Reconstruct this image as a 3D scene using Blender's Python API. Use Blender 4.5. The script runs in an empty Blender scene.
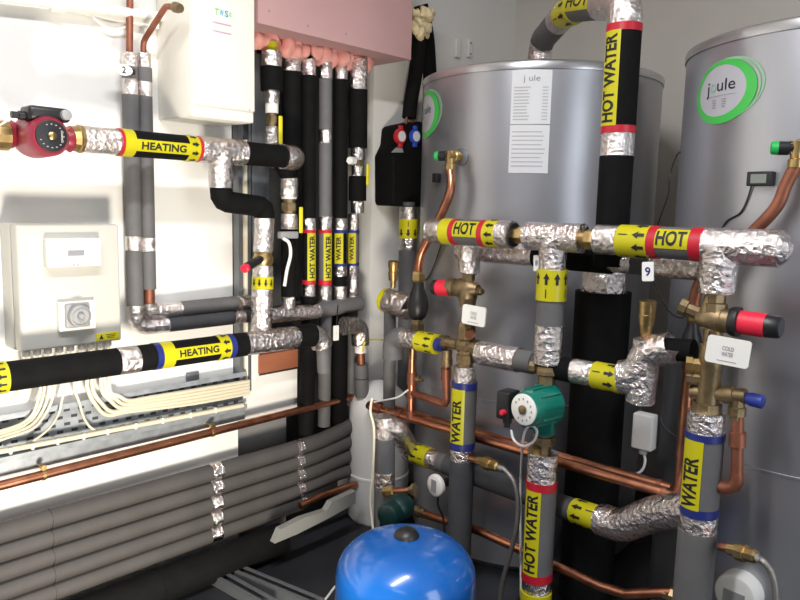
import bpy, bmesh, math, random
from mathutils import Vector, Matrix, noise
random.seed(7)
PI = math.pi
SC = bpy.context.scene
COL = SC.collection
V = Vector

# ------------------------------------------------------------------ camera
F = 720.0
EYE = V((1.6, 0.0, 0.95))
_yaw, _pit, _rol = math.radians(43.1), math.radians(7.4), math.radians(1.34)
FW = V((-math.cos(_pit)*math.sin(_yaw), math.cos(_pit)*math.cos(_yaw), -math.sin(_pit)))
_r0 = V((math.cos(_yaw), math.sin(_yaw), 0)); _u0 = _r0.cross(FW)
RT = math.cos(_rol)*_r0 + math.sin(_rol)*_u0
UP = math.cos(_rol)*_u0 - math.sin(_rol)*_r0

def U(px, py, ax, val):
    """world point where the sight line of a survey pixel meets the plane ax = val"""
    d = FW + RT*((px-400)/F) - UP*((py-300)/F)
    i = 'xyz'.index(ax)
    return EYE + d*((val-EYE[i])/d[i])

def proj(v):
    d = V(v)-EYE; z = d.dot(FW)
    return (400+F*d.dot(RT)/z, 300-F*d.dot(UP)/z)

def size_at(p, px):
    return px/F*(V(p)-EYE).dot(FW)

cam = bpy.data.cameras.new('camera'); co = bpy.data.objects.new('camera', cam); COL.objects.link(co)
cam.sensor_width = 36; cam.lens = 36*F/800; cam.clip_start = .02
co.matrix_world = Matrix(((RT.x, UP.x, -FW.x, EYE.x), (RT.y, UP.y, -FW.y, EYE.y), (RT.z, UP.z, -FW.z, EYE.z), (0, 0, 0, 1)))
SC.camera = co

# --------------------------------------------------------------- materials
def mat(name, col, rough=.5, metal=0., bump=None, var=0., vscale=8., emit=None, coat=0., spec=None, stretch=None):
    m = bpy.data.materials.new(name); m.use_nodes = True
    nt = m.node_tree; b = nt.nodes['Principled BSDF']
    b.inputs['Base Color'].default_value = (*col, 1); b.inputs['Roughness'].default_value = rough
    b.inputs['Metallic'].default_value = metal
    if coat: b.inputs['Coat Weight'].default_value = coat; b.inputs['Coat Roughness'].default_value = .08
    if spec is not None: b.inputs['Specular IOR Level'].default_value = spec
    tc = nt.nodes.new('ShaderNodeTexCoord')
    src = tc.outputs['Object']
    if stretch:
        mp = nt.nodes.new('ShaderNodeMapping'); mp.inputs['Scale'].default_value = stretch
        nt.links.new(src, mp.inputs['Vector']); src = mp.outputs['Vector']
    if var:
        n = nt.nodes.new('ShaderNodeTexNoise'); n.inputs['Scale'].default_value = vscale; n.inputs['Detail'].default_value = 5
        nt.links.new(src, n.inputs['Vector'])
        r = nt.nodes.new('ShaderNodeValToRGB')
        r.color_ramp.elements[0].position = .3; r.color_ramp.elements[1].position = .7
        r.color_ramp.elements[0].color = (*[c*(1-var) for c in col], 1)
        r.color_ramp.elements[1].color = (*[min(1, c*(1+var)) for c in col], 1)
        nt.links.new(n.outputs['Fac'], r.inputs['Fac']); nt.links.new(r.outputs['Color'], b.inputs['Base Color'])
    if bump:
        sc, st, di = bump
        n = nt.nodes.new('ShaderNodeTexNoise'); n.inputs['Scale'].default_value = sc; n.inputs['Detail'].default_value = 4
        nt.links.new(src, n.inputs['Vector'])
        bp = nt.nodes.new('ShaderNodeBump'); bp.inputs['Strength'].default_value = st; bp.inputs['Distance'].default_value = di
        nt.links.new(n.outputs['Fac'], bp.inputs['Height']); nt.links.new(bp.outputs['Normal'], b.inputs['Normal'])
    if emit:
        b.inputs['Emission Color'].default_value = (*emit[0], 1); b.inputs['Emission Strength'].default_value = emit[1]
    return m

def foil_mat():
    m = mat('foil', (.80, .74, .72), .14, 1.)
    nt = m.node_tree; b = nt.nodes['Principled BSDF']; tc = nt.nodes['Texture Coordinate']
    vo = nt.nodes.new('ShaderNodeTexVoronoi'); vo.inputs['Scale'].default_value = 95
    no = nt.nodes.new('ShaderNodeTexNoise'); no.inputs['Scale'].default_value = 190; no.inputs['Detail'].default_value = 4; no.inputs['Roughness'].default_value = .6
    ad = nt.nodes.new('ShaderNodeMath'); ad.operation = 'ADD'
    nt.links.new(tc.outputs['Object'], vo.inputs['Vector']); nt.links.new(tc.outputs['Object'], no.inputs['Vector'])
    nt.links.new(vo.outputs['Distance'], ad.inputs[0]); nt.links.new(no.outputs['Fac'], ad.inputs[1])
    bp = nt.nodes.new('ShaderNodeBump'); bp.inputs['Strength'].default_value = .62; bp.inputs['Distance'].default_value = .0055
    nt.links.new(ad.outputs[0], bp.inputs['Height']); nt.links.new(bp.outputs['Normal'], b.inputs['Normal'])
    return m

M = {
 'wall': mat('wall_paint', (.80, .79, .75), .75, var=.03, vscale=3, bump=(60, .08, .002)),
 'wall_dim': mat('north_wall_paint', (.72, .68, .62), .8, var=.05, vscale=3, bump=(60, .08, .002)),
 'wall_far': mat('darkened_unseen_wall', (.30, .29, .28), .8, var=.05, vscale=3),  # unseen walls, toned dark to cut the light they bounce back
 'recess': mat('dark_recess_tone', (.05, .05, .052), .85, var=.1, vscale=8), 'recess_l': mat('grey_recess_tone', (.20, .195, .19), .85, var=.08, vscale=6),  # darker tones for the recess back and its lower left part
 'pink': mat('fire_board', (.47, .285, .28), .8, var=.05, vscale=5),
 'foam': mat('expanding_foam', (.78, .36, .31), .7, var=.15, vscale=25, bump=(60, .4, .004)),
 'foam_y': mat('old_foam', (.72, .60, .36), .8, var=.25, vscale=40, bump=(90, .6, .004)),
 'floor': mat('floor_paint', (.019, .020, .024), .5, var=.25, vscale=6, bump=(40, .15, .002)),
 'ceil': mat('ceiling_paint', (.75, .74, .71), .9),
 'black': mat('black_rubber', (.0045, .0045, .0045), .8, spec=.14, var=.25, vscale=30, bump=(120, .25, .001)),
 'grey': mat('grey_foam_insulation', (.115, .112, .112), .65, var=.10, vscale=22, bump=(90, .2, .001)),
 'grey_warm': mat('dimmed_grey_insulation', (.058, .053, .050), .75, var=.12, vscale=14, bump=(90, .2, .001)),  # same grey insulation, darkened to offset the close work lamp
 'charcoal': mat('charcoal_insulation', (.055, .055, .06), .7, var=.15, vscale=25, bump=(90, .2, .001)),
 'foil': foil_mat(),
 'copper': mat('copper', (.48, .20, .115), .33, 1., var=.28, vscale=30),
 'copper_dull': mat('aged_copper', (.30, .115, .07), .5, .75, var=.3, vscale=25),
 'brass': mat('brass', (.50, .35, .15), .36, 1., var=.22, vscale=40, bump=(80, .15, .002)),
 'brass_dark': mat('dull_brass', (.27, .20, .11), .45, .9, var=.3, vscale=45, bump=(80, .25, .002)),
 'yellow': mat('yellow_tape', (.52, .47, .009), .35, spec=.4),
 'red': mat('red_tape', (.46, .010, .025), .4),
 'navy': mat('navy_tape', (.015, .025, .16), .4),
 'ink': mat('black_ink', (.008, .008, .008), .6),
 'steel': mat('galvanised_steel', (.30, .325, .345), .5, .35, var=.2, vscale=35),
 'steel_d': mat('dull_channel', (.17, .18, .19), .5, .5, var=.12, vscale=20),
 'tank': mat('silver_jacket', (.44, .445, .475), .36, .8, var=.05, vscale=6, stretch=(1, 1, .15)),
 'tank_rim': mat('silver_rim', (.50, .50, .51), .28, .8),
 'white': mat('white_plastic', (.80, .79, .74), .35),
 'cream': mat('cream_enamel', (.80, .78, .70), .35),
 'beige': mat('beige_enclosure', (.53, .515, .46), .4),
 'cable': mat('cream_cable', (.74, .68, .52), .45),
 'cable_w': mat('white_cable', (.75, .74, .72), .45),
 'cable_k': mat('black_cable', (.012, .012, .014), .45),
 'paper': mat('printed_label', (.70, .71, .72), .5),
 'print': mat('grey_print', (.26, .26, .28), .6),
 'faint': mat('faint_print', (.46, .46, .48), .6),
 'silver_print': mat('silver_print', (.46, .46, .49), .45),
 'green': mat('logo_green', (.06, .50, .08), .4),
 'green_l': mat('pale_logo_green', (.27, .50, .30), .45),
 'green_cap': mat('green_cap', (.02, .42, .09), .35),
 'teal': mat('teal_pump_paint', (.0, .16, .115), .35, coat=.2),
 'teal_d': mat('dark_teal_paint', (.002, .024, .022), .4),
 'maroon': mat('crimson_pump_paint', (.25, .014, .034), .4, var=.15, vscale=20),
 'redplastic': mat('red_knob', (.72, .018, .05), .4),
 'blueplastic': mat('blue_knob', (.02, .04, .28), .4),
 'kplastic': mat('black_plastic', (.012, .012, .013), .42),
 'gplastic': mat('grey_plastic', (.30, .30, .30), .45),
 'lcd': mat('grey_display', (.20, .23, .20), .25),
 'blue': mat('blue_enamel', (.007, .105, .41), .22, coat=.5, var=.04, vscale=9),
 'vessel': mat('pale_grey_plastic', (.72, .71, .68), .5),
 'wood': mat('stained_timber', (.30, .10, .045), .6, var=.25, vscale=14, stretch=(1, .2, 1)),
 'board': mat('offwhite_trim', (.24, .24, .22), .5),
 'braid': mat('braided_steel', (.33, .31, .29), .4, .8, bump=(500, .6, .002)),
 'lever': mat('yellow_lever', (.72, .62, .02), .4),
 'tw_t': mat('print_blue', (.05, .38, .55), .5), 'tw_g': mat('print_green', (.20, .62, .12), .5), 'tw_p': mat('print_purple', (.55, .34, .48), .5),
 'dialred': mat('red_dial', (.50, .02, .03), .4), 'dialblue': mat('blue_dial', (.03, .07, .45), .4),
}

# ---------------------------------------------------------- mesh builder
class MB:
    def __init__(s): s.v = []; s.f = []; s.smooth = []
    def add(s, vs, fs, sm=True):
        n = len(s.v); s.v += [V(p) for p in vs]; s.f += [tuple(i+n for i in f) for f in fs]; s.smooth += [sm]*len(fs); return s
    # box with axes
    def box(s, c, dx, dy, dz, X=V((1, 0, 0)), Y=V((0, 1, 0)), Z=V((0, 0, 1)), bev=0.0):
        bm = bmesh.new(); bmesh.ops.create_cube(bm, size=1)
        for v in bm.verts: v.co = V((v.co.x*dx, v.co.y*dy, v.co.z*dz))
        if bev: bmesh.ops.bevel(bm, geom=bm.edges[:], offset=bev, segments=3, profile=.5, affect='EDGES')
        bm.verts.index_update()
        c = V(c)
        vs = [c+X*v.co.x+Y*v.co.y+Z*v.co.z for v in bm.verts]; fs = [[v.index for v in f.verts] for f in bm.faces]; bm.free()
        return s.add(vs, fs, bev > 0)
    def tube(s, pts, r, seg=24, caps=True, crinkle=0., smooth=True):
        pts = [V(p) for p in pts]; n = len(pts)
        rs = r if isinstance(r, (list, tuple)) else [r]*n
        tans = []
        for i in range(n):
            a = pts[max(0, i-1)]; b = pts[min(n-1, i+1)]
            t = (b-a); tans.append(t.normalized() if t.length > 1e-9 else V((0, 0, 1)))
        t = tans[0]; e = t.orthogonal().normalized(); vs = []; fs = []
        for i in range(n):
            if i:
                q = tans[i-1].rotation_difference(tans[i]); e = (q @ e)
                e = (e - tans[i]*e.dot(tans[i])).normalized()
            b = tans[i].cross(e)
            for k in range(seg):
                a = 2*PI*k/seg; d = e*math.cos(a)+b*math.sin(a); p = pts[i]+d*rs[i]
                if crinkle:
                    w = noise.noise(p*55)*.6+noise.noise(p*140+V((3, 1, 7)))*.55
                    p = p+d*(w*crinkle)
                vs.append(p)
        for i in range(n-1):
            for k in range(seg):
                k2 = (k+1) % seg
                fs.append((i*seg+k, i*seg+k2, (i+1)*seg+k2, (i+1)*seg+k))
        s.add(vs, fs, smooth)
        if caps:
            n0 = len(s.v)-len(vs)
            s.f.append(tuple(n0+k for k in reversed(range(seg)))); s.smooth.append(False)
            s.f.append(tuple(n0+(n-1)*seg+k for k in range(seg))); s.smooth.append(False)
        return s
    # solid of revolution: axis from a in direction d; prof = [(along, radius)]
    def rev(s, a, d, prof, seg=32, smooth=True):
        a = V(a); d = V(d).normalized(); e = d.orthogonal().normalized(); b = d.cross(e); vs = []; fs = []
        for (t, r) in prof:
            for k in range(seg):
                an = 2*PI*(k+.5)/seg; vs.append(a+d*t+(e*math.cos(an)+b*math.sin(an))*max(r, 1e-5))
        for i in range(len(prof)-1):
            for k in range(seg):
                k2 = (k+1) % seg; fs.append((i*seg+k, i*seg+k2, (i+1)*seg+k2, (i+1)*seg+k))
        fs.append(tuple(reversed(range(seg)))); fs.append(tuple((len(prof)-1)*seg+k for k in range(seg)))
        s.add(vs, fs, False)
        if smooth:
            nf = len(fs)
            for i in range(nf-2):
                p = prof[i//seg]; q = prof[i//seg+1]
                s.smooth[len(s.smooth)-nf+i] = True
        return s
    def prism(s, poly, d):
        """poly: list of world points (planar), extruded by vector d"""
        n = len(poly); d = V(d); vs = [V(p) for p in poly]+[V(p)+d for p in poly]
        fs = [tuple(reversed(range(n))), tuple(range(n, 2*n))]+[(i, (i+1) % n, n+(i+1) % n, n+i) for i in range(n)]
        return s.add(vs, fs, False)
    def ball(s, c, rx, ry=None, rz=None, lump=0., seg=20, fr=30):
        ry = ry or rx; rz = rz or rx; bm = bmesh.new(); bmesh.ops.create_uvsphere(bm, u_segments=seg, v_segments=seg//2+2, radius=1)
        bm.verts.index_update(); vs = []
        for v in bm.verts:
            p = V((v.co.x*rx, v.co.y*ry, v.co.z*rz))+V(c)
            if lump: p += v.co*(noise.noise(p*fr)*lump)
            vs.append(p)
        fs = [[v.index for v in f.verts] for f in bm.faces]; bm.free()
        return s.add(vs, fs, True)
    def mesh(s, name, m, off):
        me = bpy.data.meshes.new(name); me.from_pydata([p-off for p in s.v], [], s.f); me.polygons.foreach_set('use_smooth', s.smooth)
        me.update(); bm = bmesh.new(); bm.from_mesh(me); bmesh.ops.recalc_face_normals(bm, faces=bm.faces); bm.to_mesh(me); bm.free()
        me.materials.append(m)
        if any(s.smooth):
            try: me.set_sharp_from_angle(angle=math.radians(40))
            except Exception: pass
        return me

def link(name, me, parent=None):
    o = bpy.data.objects.new(name, me); COL.objects.link(o)
    if parent: o.parent = parent
    return o

class Thing:
    def __init__(s, name, label, cat, group=None): s.n = name; s.l = label; s.c = cat; s.g = group; s.parts = []
    def p(s, name, mb, m, label=None):
        h = [name, mb, m, label, []]; s.parts.append(h); return h
    def sub(s, h, name, mb, m, label=None): h[4].append([name, mb, m, label])
    def done(s):
        allv = [v for h in s.parts for v in h[1].v]
        lo = [min(v[i] for v in allv) for i in range(3)]; hi = [max(v[i] for v in allv) for i in range(3)]
        off = V(((lo[0]+hi[0])/2, (lo[1]+hi[1])/2, lo[2]))
        if len(s.parts) == 1 and not s.parts[0][4]:
            h = s.parts[0]; o = link(s.n, h[1].mesh(s.n, M[h[2]], off)); o.location = off
        else:
            o = link(s.n, None); o.location = off; o.empty_display_size = .05
            for (n, mb, m, lb, subs) in s.parts:
                c = link(n, mb.mesh(n, M[m], off), o)
                if lb: c['label'] = lb
                for (n2, mb2, m2, lb2) in subs:
                    d = link(n2, mb2.mesh(n2, M[m2], off), c)
                    if lb2: d['label'] = lb2
        o['label'] = s.l; o['category'] = s.c
        if s.g: o['group'] = s.g
        return o

def one(name, label, cat, mb, m, group=None):
    t = Thing(name, label, cat, group); t.p(name, mb, m); return t.done()

def struct(name, mb, m):
    o = link(name, mb.mesh(name, M[m], V((0, 0, 0)))); o['kind'] = 'structure'; return o

# --------------------------------------------------------------- curves
def fillet(pts, rad, n=8):
    pts = [V(p) for p in pts]; out = [pts[0]]
    for i in range(1, len(pts)-1):
        a, b, c = pts[i-1], pts[i], pts[i+1]
        u = (a-b); w = (c-b); lu, lw = u.length, w.length; u.normalize(); w.normalize()
        ang = u.angle(w)
        if ang > PI-.02: out.append(b); continue
        t = min(rad/math.tan(ang/2), .48*lu, .48*lw); r = t*math.tan(ang/2)
        ctr = b+(u+w).normalized()*(r/math.sin(ang/2))
        s0 = b+u*t-ctr; s1 = b+w*t-ctr; q = s0.rotation_difference(s1)
        for k in range(n+1):
            f = k/n; qq = q.copy(); ax, an = q.to_axis_angle()
            out.append(ctr+Matrix.Rotation(an*f, 3, ax) @ s0)
    out.append(pts[-1]); return out

def smooth_path(pts, n=10):
    pts = [V(p) for p in pts]; out = []
    P = [pts[0]*2-pts[1]]+pts+[pts[-1]*2-pts[-2]]
    for i in range(1, len(P)-2):
        a, b, c, d = P[i-1], P[i], P[i+1], P[i+2]
        for k in range(n):
            t = k/n
            out.append(.5*((2*b)+(c-a)*t+(2*a-5*b+4*c-d)*t*t+(3*b-3*c+d-a)*t**3))
    out.append(pts[-1]); return out

class Path:
    def __init__(s, pts):
        s.p = [V(p) for p in pts]; s.s = [0.]
        for a, b in zip(s.p, s.p[1:]): s.s.append(s.s[-1]+(b-a).length)
        s.L = s.s[-1]
        s.fine = []; n = max(400, int(s.L/.001))
        for k in range(n+1):
            q = k/n*s.L; x, y = proj(s.at(q)); s.fine.append((q, x, y))
    def at(s, q):
        q = min(max(q, 0), s.L)
        for i in range(len(s.p)-1):
            if q <= s.s[i+1] or i == len(s.p)-2:
                d = s.s[i+1]-s.s[i]; return s.p[i].lerp(s.p[i+1], (q-s.s[i])/d if d else 0)
    def tan(s, q): return (s.at(min(q+.002, s.L))-s.at(max(q-.002, 0))).normalized()
    def near(s, c):
        if isinstance(c, (int, float)): return s.L+c if c < 0 else c
        k, val = c   # ('x', px) or ('y', py) or (px,py)
        if k == 'x': return min(s.fine, key=lambda t: abs(t[1]-val))[0]
        if k == 'y': return min(s.fine, key=lambda t: abs(t[2]-val))[0]
        return min(s.fine, key=lambda t: (t[1]-k)**2+(t[2]-val)**2)[0]
    def sub(s, a, b, step):
        n = max(1, int(math.ceil(abs(b-a)/step))); return [s.at(a+(b-a)*k/n) for k in range(n+1)]

# cylinder-wrapped marks
class Wrap:
    """straight stretch a->b of a pipe; marks are laid on its skin, centred on the side a person standing in the room reads"""
    def __init__(s, a, b, r, read=None, turn=0.):
        s.a = V(a); s.d = (V(b)-s.a); s.L = s.d.length; s.d.normalize(); s.r = r
        if read and read*s.d.dot(V((1, 1, 0))) < 0: pass
        e = (EYE-(s.a+s.d*s.L/2)); e = (e-s.d*e.dot(s.d)).normalized()
        s.e1 = Matrix.Rotation(turn, 3, s.d) @ e; s.e2 = s.e1.cross(s.d)
    def pt(s, u, w, dr=0.):
        th = w/s.r; return s.a+s.d*u+(s.e1*math.cos(th)+s.e2*math.sin(th))*(s.r+dr)
    def patch(s, u0, u1, w0, w1, dr=.0012, th=.0012, n=16):
        mb = MB(); vs = []; fs = []
        for k in range(n+1):
            w = w0+(w1-w0)*k/n
            vs += [s.pt(u0, w, dr), s.pt(u1, w, dr), s.pt(u1, w, dr-th), s.pt(u0, w, dr-th)]
        for k in range(n):
            a = 4*k; b = a+4
            for i in range(4): fs.append((a+i, a+(i+1) % 4, b+(i+1) % 4, b+i))
        fs += [(0, 1, 2, 3), tuple(4*n+i for i in (3, 2, 1, 0))]
        return mb.add(vs, fs, True)
    def flat(s, polys, dr, mb=None):
        """polys in (u,w), cut finely around the skin"""
        mb = mb or MB()
        for (vs, fs) in polys: mb.add([s.pt(x, y, dr) for x, y in vs], fs, False)
        return mb

_tx = {}
def text2d(txt, bold=.015, shear=0., cuts=9):
    key = (txt, bold, shear)
    if key in _tx: return _tx[key]
    cu = bpy.data.curves.new('lettering', 'FONT'); cu.body = txt; cu.size = 1; cu.offset = bold; cu.shear = shear; cu.resolution_u = 3
    ob = bpy.data.objects.new('lettering', cu); COL.objects.link(ob)
    dg = bpy.context.evaluated_depsgraph_get(); me = bpy.data.meshes.new_from_object(ob.evaluated_get(dg))
    bm = bmesh.new(); bm.from_mesh(me)
    ys = [v.co.y for v in bm.verts]; xs = [v.co.x for v in bm.verts]; y0, y1, x0, x1 = min(ys), max(ys), min(xs), max(xs)
    for k in range(1, cuts):
        y = y0+(y1-y0)*k/cuts
        bmesh.ops.bisect_plane(bm, geom=bm.verts[:]+bm.edges[:]+bm.faces[:], plane_co=(0, y, 0), plane_no=(0, 1, 0))
    bm.verts.index_update()
    vs = [(v.co.x-(x0+x1)/2, v.co.y-(y0+y1)/2) for v in bm.verts]; fs = [[v.index for v in f.verts] for f in bm.faces]
    bm.free(); bpy.data.objects.remove(ob); bpy.data.curves.remove(cu); bpy.data.meshes.remove(me)
    _tx[key] = (vs, fs, x1-x0, y1-y0); return _tx[key]

def fit_text(txt, w, h, cx=0, cy=0, bold=.02, rot=False, shear=0.):
    vs, fs, tw, th = text2d(txt, bold, shear)
    if rot: return ([(cx-y*h/th, cy+x*w/tw) for x, y in vs], fs)
    return ([(cx+x*w/tw, cy+y*h/th) for x, y in vs], fs)

def arrow(cx, cy, ln, wd, sgn):
    """arrow along u in direction sgn"""
    h = ln/2
    pts = [(-h, -wd*.22), (0, -wd*.22), (0, -wd*.5), (h, 0), (0, wd*.5), (0, wd*.22), (-h, wd*.22)]
    return ([(cx+sgn*x, cy+y) for x, y in pts], [(0, 1, 2, 3, 4, 5, 6) if sgn > 0 else (6, 5, 4, 3, 2, 1, 0)])

def plane_text(mb, txt, c, X, Y, w, h, lift, bold=.02):
    vs, fs = fit_text(txt, w, h, 0, 0, bold); n = X.cross(Y)
    return mb.add([V(c)+X*x+Y*y+n*lift for x, y in vs], fs, False)

NAMES = {'grey_warm': 'insulation', 'black': 'insulation', 'grey': 'insulation', 'charcoal': 'insulation', 'foil': 'foil_wrap', 'copper': 'copper_tube', 'copper_dull': 'copper_tube', 'brass': 'brass_union',
         'brass_dark': 'brass_union', 'yellow': 'arrow_band', 'red': 'tape_ring', 'navy': 'tape_ring', 'white': 'white_collar', 'kplastic': 'rubber_collar'}

def pipe_part(t, path, kind, a, b, r, opt=None):
    a = path.near(a); b = path.near(b)
    if a > b: a, b = b, a
    mb = MB()
    if kind == 'foil':
        mb.tube(path.sub(a, b, .005), r, 30, True, .0010)
        return t.p('foil_wrap', mb, 'foil')
    if kind in ('brass', 'brass_dark'):
        L = b-a; d = path.tan((a+b)/2); p0 = path.at(a)
        h = t.p('brass_union', mb, kind)
        mb.rev(p0, d, [(0, r*.8), (L*.3, r*.8)], 24); mb.rev(p0+d*L*.25, d, [(0, r*.95), (L*.04, r), (L*.42, r), (L*.46, r*.95)], 6, False)
        mb.rev(p0+d*L*.7, d, [(0, r*.85), (L*.3, r*.85)], 24)
        return h
    if kind == 'arrows':
        pa, pb = path.at(a), path.at(b)
        mb.tube([pa, pa.lerp(pb, .5), pb], r+.0008, 32)
        h = t.p('arrow_band', mb, 'yellow')
        w = Wrap(pa, pb, r+.0008); L = w.L; o = opt or {}
        sg = o.get('dir', 1); side = o.get('side', 1); na = o.get('n', 9); ph = o.get('ph', 0)
        if not o.get('plain'):
            polys = []
            cu = L*(.5+.22*side) if not o.get('full') else L*.5; cu2 = L*(.5-.25*side)
            sp = 2*PI*w.r/na
            for k in range(na):
                x = ((k+ph) % na)*sp-PI*w.r
                vs, fs = arrow(cu, x, L*(.38 if not o.get('full') else .6), sp*.62, sg); polys.append((vs, fs))
                if not o.get('full') and k % 2 == 0:
                    polys.append(([(cu2-L*.14, x-.0012), (cu2+L*.14, x-.0012), (cu2+L*.14, x+.0012), (cu2-L*.14, x+.0012)], [(0, 1, 2, 3)]))
            t.sub(h, 'arrow_marks', w.flat(polys, .0008), 'ink')
        return h
    if kind == 'label':
        pa, pb = path.at(a), path.at(b); o = opt
        base = o.get('base', 'black')
        mb.tube([pa, pb], r, 32); h = t.p('insulation', mb, base)
        flip = o.get('flip', False)
        w = Wrap(pb, pa, r, turn=o.get('turn', 0)) if flip else Wrap(pa, pb, r, turn=o.get('turn', 0))
        w0, w1 = o['span']
        lab = t.p('pipe_label', w.patch(0, w.L, w0*r, w1*r), 'yellow')
        hh = o.get('h', .55)*(w1-w0)*r; cw = o.get('off', 0)*r+(w0+w1)/2*r
        polys = [fit_text(o['text'], w.L*o.get('w', .86), hh, w.L/2+o.get('shift', 0), cw, .032)]
        t.sub(lab, 'lettering', w.flat(polys, .0018), 'ink')
        return h
    step = .012 if kind not in ('red', 'navy') else .05
    mb.tube(path.sub(a, b, step), r, 28)
    return t.p(NAMES[kind], mb, kind)

def pipe(name, label, cat, pts, fil, segs, group=None, fin=True, sm=False):
    path = Path(smooth_path(pts) if sm else fillet(pts, fil))
    t = Thing(name, label, cat, group)
    for sg in segs: pipe_part(t, path, *sg)
    if fin: return t.done()
    return t, path

def wire(name, label, pts, r, m, cat='cable', group=None, n=10):
    return one(name, label, cat, MB().tube(smooth_path(pts, n), r, 10), m, group)

# ================================================================ SETTING
YN = 2.30; ZC = 2.0; XE = 3.1; YS = -1.7
fl = MB().box((XE/2-.1, (YN+YS)/2, -.05), XE+.4, YN-YS+.3, .1); struct('floor', fl, 'floor')
struct('ceiling', MB().box((XE/2-.1, (YN+YS)/2, ZC+.05), XE+.4, YN-YS+.3, .1), 'wall_dim')
struct('wall_back', MB().box((XE/2-.1, YN+.05, ZC/2), XE+.4, .1, ZC), 'wall_dim')
DY0, DY1, DZ = .45, 1.30, 1.75  # opening added in the unseen wall to let the fill lamp in
struct('wall_right', MB().box((XE+.05, (YS+DY0)/2, ZC/2), .1, DY0-YS, ZC).box((XE+.05, (YN+DY1)/2, ZC/2), .1, YN-DY1, ZC).box((XE+.05, (DY0+DY1)/2, (ZC+DZ)/2), .1, DY1-DY0, ZC-DZ), 'wall_far')
struct('wall_front', MB().box((XE/2, YS-.05, ZC/2), XE+.2, .1, ZC), 'wall_far')
# left wall with the riser recess cut into it
ya = U(257, 200, 'x', 0).y; yb = U(371, 250, 'x', 0).y; yc = U(297, 400, 'x', 0).y; yd = U(238, 445, 'x', 0).y
zc1 = U(280, 372, 'x', 0).z; zc2 = U(300, 409, 'x', .02).z
wl = MB()
wl.box((-.09, (YS+yd)/2, ZC/2), .18, yd-YS, ZC)
wl.box((-.09, (yd+ya)/2, (zc2+ZC)/2), .18, ya-yd, ZC-zc2)
wl.box((-.09, (ya+yc)/2, (zc2+zc1)/2), .18, yc-ya, zc1-zc2)
wl.box((-.09, (yb+YN)/2, ZC/2), .18, YN-yb, ZC)
struct('wall_left', wl, 'wall')
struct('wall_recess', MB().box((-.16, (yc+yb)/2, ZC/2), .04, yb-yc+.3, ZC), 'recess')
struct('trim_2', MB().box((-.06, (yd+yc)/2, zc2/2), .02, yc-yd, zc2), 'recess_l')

# boxed-in bulkhead above the risers
ZBK = 1.368
b0 = U(255, 22, 'z', ZBK); b1 = U(411, 57, 'x', .15)
TW = {}
xf = .0
# white cabinet: wall corner px 158, front-left px 192, front-right px 254
yS = U(158, 118, 'x', 0).y
lo, hi = .02, .3
for _ in range(40):
    mid = (lo+hi)/2
    if U(192, 116, 'x', mid).y > yS: lo = mid
    else: hi = mid
xb = mid
zb = U(192, 116, 'x', xb).z; yE = U(254, 122, 'x', xb).y
print('cabinet', xb, yS, yE, zb, 'bulk', b0, b1)
bx = .15
bk = MB(); bk.box((bx/2, (yE+.012+b1.y)/2, (ZBK+ZC)/2), bx, b1.y-yE-.012, ZC-ZBK); struct('trim_1', bk, 'pink')
for px, py in ((269, 11), (308, 26), (346, 34)):
    p = U(px, py, 'x', bx); one('screw', {269: 'dark screw head in pink board nearest the white cabinet', 308: 'dark screw head midway along the pink boxed bulkhead', 346: 'dark screw head farthest right on the pink bulkhead'}[px], 'screw',
        MB().rev(p-V((.001, 0, 0)), (1, 0, 0), [(0, .003), (.002, .003), (.0025, .0015)], 12), 'print')
# pink foam blobs along the soffit
fm = MB()
yy = U(255, 45, 'x', .05).y; ye = U(368, 70, 'x', .05).y
k = 0
while yy < ye:
    rr = .022+.008*noise.noise(V((k*3.1, 0, 0))); fm.ball((.055+.01*math.sin(k*2.3), yy, 1.352), rr*1.15, rr*1.05, rr*1.15, .012, 18, 40)
    yy += .031; k += 1
one('expanding_foam', 'lumpy pink sealing foam around the pipes under the pink bulkhead', 'foam', fm, 'foam')['kind'] = 'stuff'

# ---------------------------------------------------- white cabinet (top left)
t = Thing('wall_cabinet', 'white metal wall cabinet with small colour printed lettering', 'cabinet')
zt = 1.62
body = MB().box((xb/2, (yS+yE)/2, (zb+zt)/2), xb, yE-yS, zt-zb, bev=.004); h = t.p('housing', body, 'cream')
zs = U(192, 104, 'x', xb).z
lid = MB().box((xb+.002, (yS+yE)/2, (zs+zt)/2), .006, yE-yS-.002, zt-zs, bev=.002); d = t.p('front_panel', lid, 'cream')
Xy = V((0, 1, 0)); Zz = V((0, 0, 1))
sc = U(222, 13, 'x', xb+.005)
for i, (tx, mm) in enumerate((('T', 'tw_g'), ('W', 'tw_t'), ('S', 'tw_t'))):
    m_ = MB(); plane_text(m_, tx, sc+Xy*(-.014+.0125*i), Xy, Zz, .010, .014, .0012); t.sub(d, 'lettering', m_, mm)
m_ = MB(); plane_text(m_, '®', sc+Xy*.021, Xy, Zz, .006, .010, .0012); t.sub(d, 'lettering', m_, 'tw_g')
sc2 = U(222, 24, 'x', xb+.005); m_ = MB()
for j, ww in ((0, .048), (1, .046)):
    q = U(222, 24+j*8.5, 'x', xb+.005); x = -ww/2
    while x < ww/2:
        l = .002+.002*random.random(); m_.box(q+Xy*(x+l/2)+V((.0012, 0, 0)), .0004, l, .0028); x += l+.0008
t.sub(d, 'lettering', m_, 'tw_p')
t.p('screw', MB().rev(U(249, 110, 'x', xb+.003), (1, 0, 0), [(0, .002), (.002, .002)], 10), 'print')
t.done()

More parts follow.
